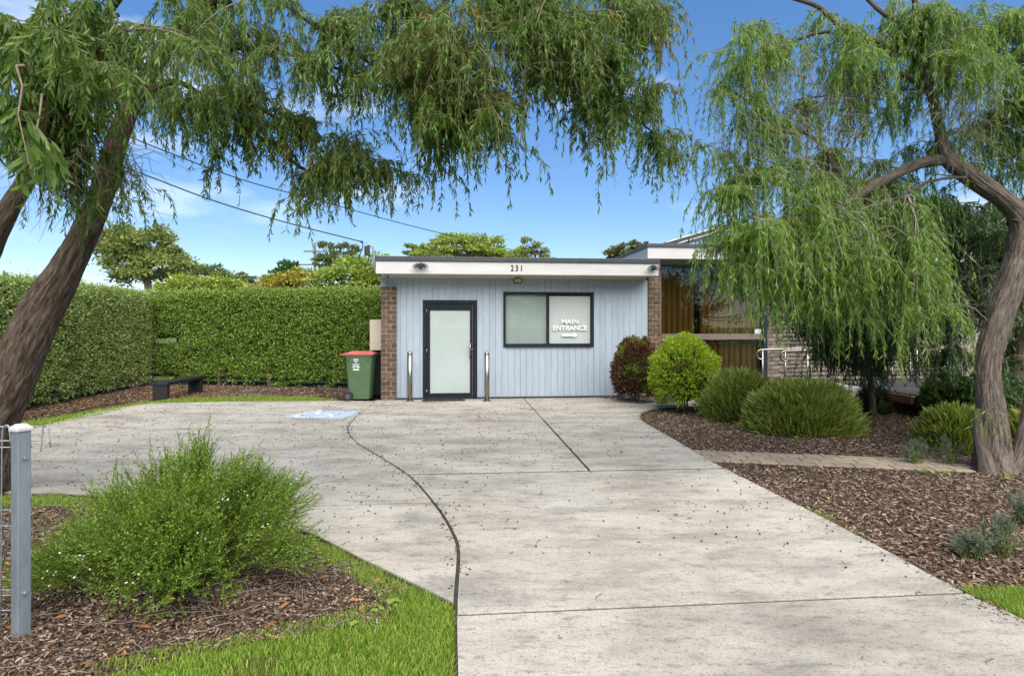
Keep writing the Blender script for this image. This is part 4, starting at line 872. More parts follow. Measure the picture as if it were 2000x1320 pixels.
rt.limb([(1640, 345, RY, 5), (1560, 330, RY - .1, 4), (1480, 340, RY - .1, 3), (1420, 375, RY - .1, 2)], seg=10)
rt.limb([(1820, 190, RY, 6), (1760, 145, RY, 5), (1690, 150, RY, 4), (1640, 180, RY, 3.5), (1560, 195, RY, 2.5)], seg=10)
rt.limb([(1885, 347, RY - .1, 4), (1850, 348, RY - .15, 4), (1800, 360, RY - .2, 3), (1770, 385, RY - .2, 2)], seg=8)
rt.limb([(1795, 60, RY, 7), (1730, 30, RY, 6), (1690, -5, RY, 5)], seg=10)
for a in [(1430, 60, 70, 60, 6.5, .5, 50), (1420, 170, 75, 60, 6.5, .5, 60), (1500, 100, 90, 70, 6.5, .5, 60), (1600, 80, 100, 60, 6.5, .5, 60), (1560, 220, 90, 50, 6.5, .5, 62), (1480, 255, 70, 45, 6.4, .4, 46), (1410, 270, 40, 40, 6.5, .4, 22),
          (1720, 100, 80, 60, 6.4, .5, 90), (1850, 30, 120, 70, 6.4, .5, 130), (1950, 110, 90, 80, 6.2, .5, 200), (1975, 200, 45, 40, 7.0, .4, 70), (1900, 230, 30, 30, 7.2, .3, 50), (1720, 185, 45, 35, 7.0, .3, 60), (1650, 255, 90, 40, 7.1, .4, 70), (1780, 300, 40, 30, 7.3, .3, 30),
          (1480, 340, 70, 35, 6.4, .4, 70), (1560, 370, 90, 50, 6.3, .6, 130), (1655, 390, 90, 45, 7.1, .6, 140), (1740, 430, 60, 50, 7.1, .5, 140), (1600, 310, 80, 40, 7.0, .4, 50), (1435, 450, 45, 40, 6.4, .4, 90), (1520, 480, 80, 50, 6.5, .7, 200), (1600, 500, 80, 50, 6.4, .7, 190),
          (1690, 510, 80, 50, 6.5, .6, 220), (1765, 530, 40, 50, 6.2, .4, 130), (1410, 350, 36, 22, 6.4, .3, 26), (1450, 540, 30, 22, 6.6, .4, 30), (1550, 575, 50, 26, 6.5, .4, 80), (1640, 590, 60, 26, 6.6, .5, 90), (1720, 590, 45, 30, 6.4, .4, 70), (1800, 600, 24, 22, 6.2, .3, 34)]:
    rt.blob(*a[:6], int(a[6] * 1.15), Lt=(.18, .80), leafL=.110, leafW=.0104, per=46, droop=.92, rich=False)
for a in [(1930, 300, 50, 40, 7.3, .3, 60), (1985, 330, 40, 40, 7.2, .3, 70), (1890, 250, 40, 40, 7.3, .3, 46), (1990, 420, 30, 30, 7.4, .3, 40), (1830, 120, 60, 50, 7.0, .4, 70), (1960, 40, 60, 50, 6.8, .4, 90), (1640, 150, 60, 50, 6.9, .4, 46), (1880, 60, 70, 50, 6.9, .4, 80), (1970, 130, 40, 60, 6.9, .3, 60), (1760, 40, 60, 40, 6.8, .3, 40)]:
    rt.blob(*a[:7], Lt=(.18, .7), leafL=.110, leafW=.0104, per=46, droop=.92, rich=False)
rt.blob(1930, 800, 25, 20, 6.3, .1, 5, (.15, .28), .10, .012)
rt.twigs_bare(1880, 190, 110, 130, 6.5, 260, .5); rt.twigs_bare(1560, 240, 190, 150, 6.5, 420, .6); rt.twigs_bare(1650, 420, 160, 80, 6.3, 80, .5)
print('right tree tris', rt.done())

# darker trees behind the right trunk
d3 = Tree('weeping_tree', (*G(1705, 800), 0), 'low weeping tree in front of the deck, leaves darkened for shade', M['bark_l'], M['twig'], LM['dark'])
d3.rs = .6
d3.limb([(1705, 815, 10.6, 12), (1700, 740, 10.6, 9), (1690, 660, 10.4, 7), (1690, 580, 10.2, 5), (1670, 500, 10, 3)], seg=14, name='trunk')
d3.limb([(1695, 700, 10.5, 6), (1660, 640, 10.2, 4.5), (1610, 610, 9.8, 3)], seg=10); d3.limb([(1692, 680, 10.4, 6), (1740, 620, 10.2, 4.5), (1790, 590, 10, 3)], seg=10)
for a in [(1640, 570, 90, 45, 9.4, .7, 190), (1740, 575, 80, 50, 9.6, .8, 190), (1620, 640, 55, 28, 9.6, .5, 90), (1690, 640, 60, 40, 10.2, .6, 130), (1690, 690, 55, 25, 10.3, .4, 110), (1770, 640, 50, 30, 10.0, .5, 90), (1610, 670, 40, 22, 10.0, .4, 70), (1740, 690, 40, 20, 10.2, .4, 70), (1660, 600, 110, 40, 9.2, .5, 160)]:
    d3.blob(*a[:7], leafL=.14, leafW=.017, per=34, Lt=(.4, .75), rich=False)
d3.done()
d4 = Tree('leafy_tree', (*G(1965, 868), 0), 'dense dark green tree directly behind the gnarled trunk', M['bark_l'], M['twig_grey'], LM['mid'])
d4.limb([(1990, 880, 8.1, 20), (1985, 780, 8.2, 15), (1992, 690, 8.3, 13), (1985, 600, 8.4, 10), (1950, 500, 8.5, 7), (1930, 420, 8.5, 5)], seg=18, name='trunk', bark=.06)
d4.limb([(1988, 770, 8.2, 12), (1930, 720, 8.2, 9), (1880, 690, 8.2, 8), (1850, 660, 8.2, 6), (1820, 600, 8.3, 4)], seg=14); d4.limb([(1990, 650, 8.3, 8), (1900, 560, 8.4, 6), (1850, 470, 8.5, 5), (1840, 400, 8.5, 3)], seg=10)
d4.limb([(1990, 680, 8.3, 9), (2040, 600, 8.3, 7), (2060, 500, 8.3, 5)], seg=10)
for a in [(1850, 420, 80, 50, 8.4, .7, 190), (1930, 470, 80, 60, 8.4, .8, 220), (1850, 520, 70, 45, 8.5, .6, 190), (1930, 580, 80, 50, 8.4, .7, 210), (1840, 610, 55, 35, 8.4, .5, 110), (2010, 600, 60, 70, 8.2, .6, 160), (1850, 690, 60, 22, 8.3, .4, 70), (1990, 740, 50, 45, 8.0, .4, 90), (1990, 420, 60, 50, 8.2, .6, 130)]:
    d4.blob(*a[:7], leafL=.12, leafW=.018, per=32, droop=.75, rich=False)
d4.twigs_bare(1880, 600, 100, 120, 8.0, 120, .6)
d4.done()

# ------------------------------------------------------------------ hedges
def hedge(name, label, segs, stems, leafm, n, holes_=(), leafL=(.05, .075), seed=0.0):
    """segs: boxes (x0,y0)->(x1,y1) face line, thickness (away from the viewer side), z0, z1"""
    p0 = segs[0][0]; h = tag(empty(name, (p0[0], p0[1], 0)), label, 'hedge'); base = np.array((p0[0], p0[1], 0.0))
    core, Lf = [], []
    areas = []
    for (a, b, th, z0, z1) in segs:
        a_, b_ = np.array(a), np.array(b); areas.append(np.linalg.norm(b_ - a_) * (z1 - z0 + th))
    for (a, b, th, z0, z1), ar in zip(segs, areas):
        a_, b_ = np.array(a), np.array(b); L = np.linalg.norm(b_ - a_); u = (b_ - a_) / L; nrm = np.array((u[1], -u[0]))      # outward (viewer side)
        i_ = .13; c = [a_ + u * i_ - nrm * i_, b_ - u * i_ - nrm * i_, b_ - u * i_ - nrm * (th - i_), a_ + u * i_ - nrm * (th - i_)]
        core.append((c, z0 + i_, z1 - i_)); m = int(n * ar / sum(areas))
        wts = np.array([L * (z1 - z0), L * th * .7, th * (z1 - z0) * .8, th * (z1 - z0) * .8, L * (z1 - z0) * .06]); wts /= wts.sum(); f = rng.choice(5, m, p=wts)
        s = rng.uniform(0, 1, m); r = rng.uniform(0, 1, m); z = z0 + (z1 - z0) * rng.uniform(0, 1, m)
        depth = -rng.exponential(.045, m) + .02; sh_ = rng.uniform(size=m) < .02; depth[sh_] += rng.exponential(.06, sh_.sum())
        x = np.where((f == 2), 0.0, np.where(f == 3, 1.0, s)); dd = np.where(f == 0, 0, np.where(f == 4, th, r * th)); z = np.where(f == 1, z1, z)
        pos2 = a_ + np.outer(x * L, u) - np.outer(dd, nrm); pos = np.column_stack([pos2, z])
        nv = np.zeros((m, 3)); nv[f == 0, :2] = nrm; nv[f == 4, :2] = -nrm; nv[f == 1, 2] = 1; nv[f == 2, :2] = -u; nv[f == 3, :2] = u
        lump = np.array([mnoise.noise(Vector(q) * 1.3 + Vector((seed, 0, 0))) * .17 + mnoise.noise(Vector(q) * 5 + Vector((0, seed, 0))) * .06 for q in pos[::4]]); lump = np.repeat(lump, 4)[:m] if len(lump) * 4 >= m else np.pad(np.repeat(lump, 4), (0, m - len(lump) * 4))
        cl = np.array([mnoise.noise(Vector(q) * 9 + Vector((0, 0, seed))) for q in pos])
        pos = pos + nv * (depth + lump + .035 * cl)[:, None]
        edge = np.minimum(z1 - pos[:, 2], .25) / .25; pos = pos - nv * (np.where((f == 0), (1 - edge) ** 2 * .10, 0))[:, None]
        keep = cl > -.42
        # ragged underside
        keep &= ~((pos[:, 2] < z0 + .22) & (cl < .12))
        for hx0, hx1, hz0, hz1, pr in holes_: keep &= ~((pos[:, 0] > hx0) & (pos[:, 0] < hx1) & (pos[:, 2] > hz0) & (pos[:, 2] < hz1) & (rng.uniform(size=m) < pr))
        pos, nv = pos[keep], nv[keep]; m = len(pos)
        d = nv * .55 + rng.normal(size=(m, 3)) * .6 + np.array((0, 0, .25)); ll = rng.uniform(*leafL, m)
        Lf.append(leaves(pos, d, ll, ll * .52, .2, rich=False))
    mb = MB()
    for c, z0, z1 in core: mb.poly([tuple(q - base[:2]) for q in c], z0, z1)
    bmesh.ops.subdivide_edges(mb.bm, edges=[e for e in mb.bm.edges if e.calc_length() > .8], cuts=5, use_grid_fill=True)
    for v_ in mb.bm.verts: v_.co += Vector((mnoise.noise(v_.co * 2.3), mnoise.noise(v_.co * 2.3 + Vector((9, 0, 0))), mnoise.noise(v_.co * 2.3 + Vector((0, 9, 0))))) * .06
    mb.build('shade_core', M['dark_core'], h)
    V, T = join(Lf); stuff_part('foliage', V - base, T, leafm, h)
    for (x, y, r, zt) in stems:
        pts = smooth_path([(x, y, -.05, r * 1.3), (x + random.uniform(-.05, .05), y, zt * .5, r), (x + random.uniform(-.1, .1), y + .05, zt, r * .8)], 4)
        V, Q, U = tube_np(pts[:, :3] - base, pts[:, 3], 10, .05); obj('stem', np_mesh('stem', V, Q, U, True), M['bark_l'], h)
HL1 = (-9.9, 16.1)
# face line must run so that its right-hand normal points at the driveway
hedge('hedge', 'clipped grey green hedge running along the left side', [((-9.2, 11.2), HL1, 1.3, .06, 2.47), ((-8.95, 8.4), (-9.2, 11.2), 1.3, .02, 2.46)],
      [(-9.9, 15.4, .11, .6), (-10.1, 15.2, .08, .6), (-9.85, 14.4, .05, .5), (-9.8, 13.3, .05, .4), (-9.7, 12.2, .05, .4)], LM['hedge_l'], 130000, leafL=(.036, .060), seed=3.1)
bx0 = (-10.75, 16.6); bx1 = (-2.2, 14.95)
def lerp(a, b, t): return (a[0] + (b[0] - a[0]) * t, a[1] + (b[1] - a[1]) * t)
ga = lerp(bx0, bx1, .10); gb = lerp(bx0, bx1, .185)
hedge('hedge', 'clipped deep green hedge along the back between corner bench and bins', [(gb, bx1, 1.2, -.02, 2.50), (bx0, gb, 1.0, 1.12, 2.49), (bx0, gb, .8, .03, .98)],
      [(ga[0] - .2, ga[1] - .0, .05, 1.5), (ga[0] + .35, ga[1] + .3, .04, 1.4), (-8.0, 16.1, .05, .4), (-6.5, 15.8, .05, .4)], LM['hedge_b'], 140000, leafL=(.040, .066),
      holes_=[(ga[0] + .5, gb[0] + .75, .62, 1.75, .40), (gb[0] + .2, gb[0] + 2.6, .70, 1.02, .35)], seed=8.4)

# ------------------------------------------------------------------ trees beyond the hedge and roof
def far_tree(name, label, base_px, Y, blobs, cols, leafsz, n, trunk_r=.14, flat=.55, group='trees beyond the hedge and roof', gaps=.5):
    Ya = abs(Y); x = (base_px - 1000) / F * Ya; e = tag(empty(name, (x, Y, -.07)), label, 'tree', group); base = np.array((x, Y, -.07)); Lf = []; tr = []
    zc = min(CH + (HZ - b[1]) * Ya / F for b in blobs)
    pts = smooth_path([(0, 0, -.1, trunk_r * 1.3), (.1, 0, zc * .5, trunk_r), (random.uniform(-.2, .2), .1, zc + .2, trunk_r * .7)], 5)
    V, Q, U = tube_np(pts[:, :3], pts[:, 3], 10, .05); obj('trunk', np_mesh('trunk', V, Q, U, True), M['bark_r'], e); top = pts[-1, :3]
    tot = sum(b[2] * b[3] for b in blobs)
    for (px, py, rx, ry) in blobs:
        c = P(px, py, Ya) + np.array((0, Y - Ya, 0)) - base; R = np.array((rx, max(rx * .8, ry), ry)) * Ya / F; m = max(300, int(1.1 * n * rx * ry / tot)); nc = max(9, m // 75)
        cc = unit(rng.normal(size=(nc, 3)) + (0, -.25, .35)) * (rng.uniform(.35, 1, (nc, 1)) ** .5); k = rng.integers(0, nc, m)
        sg = min(R[0], R[2]) * .19
        off = rng.normal(size=(m, 3)) * np.array((1.15, 1.15, flat)) * sg
        pos = c + cc[k] * R + off; d = off * .5 / sg + rng.normal(size=(m, 3)) * .8 + (0, 0, .25); ll = leafsz * .78 * rng.uniform(.6, 1.3, m)
        Lf.append(leaves(pos, d, ll, ll * .5, .2, rich=False))
        q = min(nc, 7); t = np.linspace(0, 1, 6)[None, :, None]; ends = (c + cc[:q] * R * .8)
        Bz = top[None, None] * (1 - t) + ends[:, None] * t + np.array((0, 0, -1.)) * (4 * t * (1 - t)) * R[2] * .25 + rng.normal(size=(q, 6, 3)) * .03
        tr.append(thin_tubes(Bz, trunk_r * .35, trunk_r * .10))
    V, Q = join(tr); stuff_part('branches', V, Q, M['bark_r'], e)
    V, T = join(Lf); lm = leaf_mat('far_leaf', cols, .3, .5, .3); stuff_part('crown', V, T, lm, e)
olive = [(.10, .14, .038), (.175, .22, .06), (.26, .30, .09)]; dk = [(.07, .10, .034), (.12, .155, .05), (.19, .225, .08)]
lime = [(.14, .20, .028), (.23, .30, .05), (.33, .39, .085)]; gold = [(.19, .16, .022), (.30, .25, .036), (.28, .30, .06)]; grn = [(.03, .07, .015), (.05, .105, .025), (.08, .14, .035)]
far_tree('gum_tree', 'tall olive green tree above the left hedge', 290, 28, [(295, 472, 50, 30), (262, 520, 55, 35), (320, 525, 60, 30), (225, 480, 50, 40), (340, 490, 30, 16)], olive, .26, 9000, .2)
far_tree('cypress_tree', 'broad dark domed tree beyond the back hedge', 400, 31, [(395, 545, 62, 26), (355, 540, 40, 24), (440, 555, 40, 20), (395, 570, 90, 20)], dk, .24, 7500, .2, .4)
far_tree('wattle_tree', 'low yellow green bushy tree over the back hedge left', 420, 23, [(400, 560, 60, 20), (350, 560, 50, 22), (445, 562, 45, 17)], lime, .18, 5000, .1)
far_tree('gum_tree', 'small rounded gum in the gap over the back hedge', 478, 36, [(478, 547, 20, 12), (470, 560, 22, 12)], dk, .22, 1500, .1, .4)
far_tree('fig_tree', 'dark green tree behind the golden bush', 562, 26, [(565, 527, 26, 14), (548, 540, 28, 16), (585, 540, 25, 14)], grn, .22, 2600, .12)
far_tree('golden_bush', 'golden yellow bushy tree over the back hedge', 560, 20, [(545, 560, 48, 20), (585, 552, 45, 24), (520, 568, 40, 14)], gold, .15, 5000, .1)
far_tree('gum_tree', 'spindly gum with flat clumps beside the utility pole', 648, 34, [(640, 481, 22, 9), (660, 505, 36, 14), (690, 490, 16, 12), (628, 512, 22, 12), (672, 480, 9, 6)], dk, .2, 3200, .12, .4)
far_tree('wattle_tree', 'bright lime green round tree behind the roof bracket', 690, 18.5, [(690, 545, 60, 38), (640, 555, 40, 26), (730, 530, 50, 34), (715, 560, 50, 30)], lime, .14, 9000, .12)
far_tree('wattle_tree', 'wide lime green tree rising behind the blue building', 930, 27, [(900, 484, 60, 26), (950, 482, 50, 24), (860, 498, 55, 14), (995, 495, 45, 14), (930, 500, 110, 14)], lime, .19, 8000, .2, .45)
far_tree('gum_tree', 'olive clumped gum behind the left half of the roof', 845, 30, [(812, 490, 28, 12), (850, 478, 22, 9), (830, 502, 40, 12), (880, 470, 26, 10)], olive, .2, 3200, .15, .4)
far_tree('gum_tree', 'airy upright sapling behind the middle of the roof', 1045, 25, [(1028, 480, 8, 18), (1048, 488, 13, 14), (1065, 497, 9, 9), (1020, 497, 14, 9)], olive, .15, 1100, .06, .6)
far_tree('gum_tree', 'olive domed tree behind the right end of the roof', 1225, 34, [(1225, 492, 45, 14), (1250, 482, 28, 10), (1195, 500, 30, 8)], [(.07, .08, .025), (.12, .125, .045), (.17, .165, .06)], .22, 3000, .2, .4)

for k, (px_, lab) in enumerate(((1250, 'small window'), (1800, 'left half of the amber window'), (2500, 'right half of the amber window'))):
    far_tree('street_tree', 'tall street tree across the road, reflected in the ' + lab, px_, -15 - k, [(px_, 420, 330, 200), (px_ - 200, 480, 230, 150), (px_ + 220, 470, 240, 160), (px_, 580, 330, 90)], grn, .34, 2600, .25, group='street trees behind the viewpoint')
up = tag(empty('utility_pole', (*((615 - 1000) / F * 55, 55), -.075)), 'distant timber utility pole with two crossarms above the hedge', 'utility pole')
ztop = CH + (HZ - 473) * 55 / F
MB().cyl((0, 0, 0), (0, 0, ztop), .17, .12, 12).build('pole', M['wood_pole'], up)
for py in (491, 517):
    z = CH + (HZ - py) * 55 / F; MB().box(-1.0 if py < 500 else -1.4, 1.0 if py < 500 else 1.4, -.2, -.1, z, z + .12).build('crossarm', M['wood_pole'], up)
    for x in (-.9, -.45, .45, .9): MB().lathe([(.03, z + .12), (.05, z + .18), (.03, z + .25)], (x, -.15, 0), 8).build('insulator', M['cap'], up)
def cable(rows, r, label):
    q = smooth_path([P(a, b, c) for a, b, c in rows], 10); o = MB().tube(q - q[0], r, 6).build('power_cable', M['cable'], None, tuple(q[0])); tag(o, label, 'cable')
e = to_world(RX0 - .03 - .30, -.33, 3.343)
q = smooth_path([P(-420, 60, 6.5), P(-40, 222, 8.0), P(270, 337, 9.4), P(420, 393, 10.2), P(560, 435, 11.1), np.array(e)], 10)
tag(MB().tube(q - q[0], .011, 6).build('power_cable', M['cable'], None, tuple(q[0])), 'black service cable sloping down to the roof bracket', 'cable')
cable([(60, 190, 12), (440, 340, 15.5), (620, 391, 18), (830, 448, 22), (1040, 496, 30), (1130, 510, 36)], .014, 'thin black cable passing behind the flat roof')

# ------------------------------------------------------------------ garden shrubs
def ball_shrub(name, label, cx, cy, R, z0, n, leafm, leafL, tuft, group=None, squash=1.0):
    e = tag(empty(name, (cx, cy, -.03)), label, 'shrub', group); d = unit(rng.normal(size=(n, 3))); d[:, 2] = np.where(d[:, 2] < -.75, -d[:, 2], d[:, 2])
    R = np.array(R); lump = np.array([1 + .17 * mnoise.noise(Vector(q) * 2.2 + Vector((cx, 0, 0))) + .16 * mnoise.noise(Vector(q) * 6.0) for q in d])
    rad = lump * (1 - rng.exponential(.06, n)).clip(.55, 1); c = d * R * rad[:, None] + (0, 0, z0)
    k = 11; idx = np.repeat(np.arange(n), k); ax = unit(d + rng.normal(size=(n, 3)) * .35 + (0, 0, .45)); t = np.tile(np.linspace(0, 1, k), n)
    b = c[idx] + ax[idx] * (t * tuft)[:, None] + rng.normal(size=(n * k, 3)) * .004; dd = ax[idx] * .9 + rng.normal(size=(n * k, 3)) * .55
    keep = b[:, 2] > .02; L = rng.uniform(.7, 1.2, n * k) * leafL
    V, T = leaves(b[keep], dd[keep], L[keep], L[keep] * .42, .1, rich=False); stuff_part('foliage', V, T, leafm, e)
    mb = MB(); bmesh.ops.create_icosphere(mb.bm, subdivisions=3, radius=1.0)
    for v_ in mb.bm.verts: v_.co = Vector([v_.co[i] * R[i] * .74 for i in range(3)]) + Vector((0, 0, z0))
    mb.build('shade_core', M['dark_core'], e)
    for k in range(4): a = k * 1.57; MB().cyl((.05 * math.cos(a), .05 * math.sin(a), -.05), (.12 * math.cos(a), .12 * math.sin(a), z0), .02, .015, 8).build('stem', M['twig'], e)
LM['lime'] = leaf_mat('lime_leaf', [(.12, .20, .014), (.22, .33, .022), (.34, .44, .040), (.45, .52, .065)], .3, .5, .3, patch=((.16, .075, .03), 2.2, .69))
LM['red'] = leaf_mat('red_leaf', [(.050, .016, .010), (.085, .030, .016), (.13, .055, .026), (.10, .055, .02)], .25, .5, .3, patch=((.15, .19, .025), 2.6, .60))
LM['strap'] = leaf_mat('strap_leaf', [(.05, .105, .018), (.095, .180, .028), (.16, .26, .042), (.27, .33, .065), (.28, .27, .08), (.25, .16, .05)], .25, .42, .4)
LM['strap_y'] = leaf_mat('strap_yellow', [(.04, .085, .016), (.10, .16, .024), (.20, .25, .035), (.30, .28, .06)], .25, .42, .4)
LM['strap_d'] = leaf_mat('strap_dark', [(.018, .024, .010), (.035, .036, .014), (.055, .040, .02)], .2, .5, .3)
LM['grey'] = leaf_mat('lavender_leaf', [(.10, .13, .09), (.15, .18, .13), (.20, .23, .17)], .25, .6, .2)
Yr = 12.3; ball_shrub('round_shrub', 'rounded red brown shrub with green flecks against the blue wall', (1241 - 1000) / F * Yr, Yr, (.43, .42, .64), .66, 2900, LM['red'], .038, .075)
Yl = 11.15; ball_shrub('round_shrub', 'rounded bright lime green shrub beside the driveway bend', (1335 - 1000) / F * Yl, Yl, (.57, .56, .66), .68, 3500, LM['lime'], .040, .11)
LM['shade'] = leaf_mat('shade_leaf', [(.04, .08, .016), (.08, .135, .026), (.13, .19, .04)], .3, .5, .3)
ball_shrub('leafy_shrub', 'loose mid green shrub beside the deck behind the gnarled trunk', (2010 - 1000) / F * 9.0, 9.0, (.62, .5, .75), .6, 2400, LM['shade'], .05, .13)
ball_shrub('leafy_shrub', 'low yellow green shrub at the deck corner', (1850 - 1000) / F * 9.9, 9.9, (.30, .28, .34), .42, 1500, LM['shade'], .045, .10)
def strap_mound(name, label, cx, cy, rx, ry, h, n, leafm, L=(.22, .50), wdt=.013, group='clipped strap leaf mounds in the mulch bed'):
    e = tag(empty(name, (cx, cy, -.03)), label, 'shrub', group)
    dr = unit(rng.normal(size=(n, 3))); dr[:, 2] = np.abs(dr[:, 2]) * 1.0
    lump = np.array([1 + .10 * mnoise.noise(Vector(q) * 3.0 + Vector((cx, cy, 0))) + .07 * mnoise.noise(Vector(q) * 9 + Vector((cy, 0, 0))) for q in dr])
    sq = np.sign(dr) * np.abs(dr) ** .86; tip = sq * np.array((rx, ry, h)) * (lump * rng.uniform(.88, 1.02, n))[:, None]; tip[:, 2] = np.maximum(tip[:, 2], .05)
    stray = rng.uniform(size=n) < .03; tip[stray] *= 1.10
    bd = unit(dr * (.75, .75, .25) + np.array((0, 0, .6)) + rng.normal(size=(n, 3)) * .17); ll = rng.uniform(*L, n) * .5
    st = tip - bd * ll[:, None]; st[:, 2] = np.maximum(st[:, 2], -.02); d = unit(tip - st)
    bow = np.array((0, 0, 1.)) * .06
    t = [0, .4, .75, 1.0]; s = unit(np.cross(d, rng.normal(size=(n, 3)))); w_ = wdt * rng.uniform(.6, 1.3, n)[:, None]
    pts = [st + (tip - st) * k + bow * 4 * k * (1 - k) * (np.linalg.norm(tip - st, axis=1))[:, None] for k in t]
    v = np.stack([pts[0] + s*w_*.4, pts[0] - s*w_*.4, pts[1] + s*w_*.5, pts[1] - s*w_*.5, pts[2] + s*w_*.42, pts[2] - s*w_*.42, pts[3]], 1)
    fc = np.array([[0, 1, 2], [1, 3, 2], [2, 3, 4], [3, 5, 4], [4, 5, 6]]); T = (fc[None] + (np.arange(n) * 7)[:, None, None]).reshape(-1, 3)
    stuff_part('blades', v.reshape(-1, 3), T, leafm, e)
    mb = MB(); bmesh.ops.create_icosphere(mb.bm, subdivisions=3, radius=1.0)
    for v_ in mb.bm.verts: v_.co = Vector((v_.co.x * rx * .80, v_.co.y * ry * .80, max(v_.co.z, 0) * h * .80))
    mb.build('shade_core', M['dark_core'], e)
strap_mound('strap_leaf_mound', 'clipped strap leaf mound beside the lime green shrub', (1443 - 1000) / F * 10.3, 10.3, .68, .62, .88, 11000, LM['strap'])
strap_mound('strap_leaf_mound', 'largest clipped strap leaf mound, in front of the handrails', (1566 - 1000) / F * 9.15, 9.15, .92, .75, .82, 15000, LM['strap'])
strap_mound('strap_leaf_mound', 'yellowish strap leaf mound left of the gnarled trunk', (1868 - 1000) / F * 7.75, 7.75, .52, .5, .62, 4200, LM['strap_y'], (.3, .6), .016)
strap_mound('strap_leaf_mound', 'yellowish strap leaf mound right of the gnarled trunk', (2010 - 1000) / F * 7.7, 7.7, .42, .45, .55, 2800, LM['strap_y'], (.3, .6), .016)
strap_mound('strap_leaf_mound', 'dark brownish mound in the shade by the deck', (1706 - 1000) / F * 11.0, 11.0, .34, .34, .55, 2000, LM['strap_d'], (.3, .5), .012)

def spray_shrub(name, label, cx, cy, R, h, stems, leafm, per=(10, 34), nl=.013, nw=.0022, cat='shrub', spr=.15, group=None, lean=(.0, .0)):
    """fine feathery shrub: arching stems, side sprigs, needle leaves"""
    e = tag(empty(name, (cx, cy, -.03)), label, cat, group)
    n = stems; nc = max(6, n // 14); ca = rng.uniform(0, 2 * math.pi, nc); cr_ = np.sqrt(rng.uniform(0, 1, nc)); k = rng.integers(0, nc, n)
    ex = cr_[k] * np.cos(ca[k]) + rng.normal(0, .085, n); ey = cr_[k] * np.sin(ca[k]) + rng.normal(0, .085, n); r = np.minimum(np.hypot(ex, ey), 1.04); a = np.arctan2(ey, ex); end = np.stack([R[0] * r * np.cos(a), R[1] * r * np.sin(a), np.zeros(n)], 1)
    lump = np.array([mnoise.noise(Vector(q) * 3.1 + Vector((cx * 2, 4, 0))) + .6 * mnoise.noise(Vector(q) * 8 + Vector((1, cy, 0))) for q in end])
    end[:, 2] = h * np.clip(1 - r ** 3.6, .12, 1) ** .55 * (.88 + .28 * lump) * rng.uniform(.70, 1.04, n) * np.where(rng.uniform(size=n) < .25, rng.uniform(.3, .9, n), 1) + .04; end += np.outer(end[:, 2] / h, np.array((*lean, 0)))
    root = np.stack([R[0] * .28 * r * np.cos(a), R[1] * .28 * r * np.sin(a), np.zeros(n)], 1) + rng.normal(size=(n, 3)) * (.04, .04, 0)
    K = 8; t = np.linspace(0, 1, K)[None, :, None]; bow = np.array((0, 0, 1.)) * .28 * np.linalg.norm(end - root, axis=1)[:, None, None]
    B = root[:, None] * (1 - t) + end[:, None] * t + bow * t * (1 - t) * 1.6 + rng.normal(size=(n, K, 3)) * .008
    tubes = [thin_tubes(B, .004, .0013)]
    ns = per[0]; idx = np.repeat(np.arange(n), ns); tl = rng.uniform(.30, 1.0, len(idx)) ** .8; f = tl * (K - 1); k = np.clip(f.astype(int), 0, K - 2); fr = (f - k)[:, None]
    o = B[idx, k] * (1 - fr) + B[idx, k + 1] * fr; tg = unit(B[idx, k + 1] - B[idx, k]); d = unit(tg * 1.1 + rng.normal(size=(len(idx), 3)) * .40 + (.10, 0, .30)); SL = spr * rng.uniform(.5, 1.15, len(idx)) * (1 - .35 * tl)
    K2 = 3; t2 = np.linspace(0, 1, K2)[None, :, None]; Sg = o[:, None] + d[:, None] * t2 * SL[:, None, None] + np.array((0, 0, 1.)) * (t2 ** 2) * SL[:, None, None] * .2
    tubes.append(thin_tubes(Sg, .0014, .0006))
    m = per[1]; id2 = np.repeat(np.arange(len(idx)), m); t3 = np.tile(np.linspace(.06, 1, m), len(idx)); f = t3 * (K2 - 1); k = np.clip(f.astype(int), 0, K2 - 2); fr = (f - k)[:, None]
    b = Sg[id2, k] * (1 - fr) + Sg[id2, k + 1] * fr; dd = d[id2] * 1.0 + rng.normal(size=(len(id2), 3)) * .55; L = nl * rng.uniform(.6, 1.3, len(id2))
    V, T = leaves(b, dd, L, nw * rng.uniform(.7, 1.3, len(id2)), .1, rich=False); stuff_part('foliage', V, T, leafm, e)
    V, Q = join(tubes); stuff_part('stems', V, Q, M['green_stem'], e); return e, Sg
LM['diosma'] = leaf_mat('feathery_leaf', [(.05, .10, .012), (.10, .18, .022), (.19, .29, .038), (.32, .41, .065)], .38, .45, .35)
SX, SY = -2.10, 3.80
sh, Sg = spray_shrub('feathery_shrub', 'wide feathery green shrub with tiny white flowers at front left', SX, SY, (.86, .72), .66, 760, LM['diosma'], (8, 25), .0225, .0056, spr=.25, lean=(.06, .0))
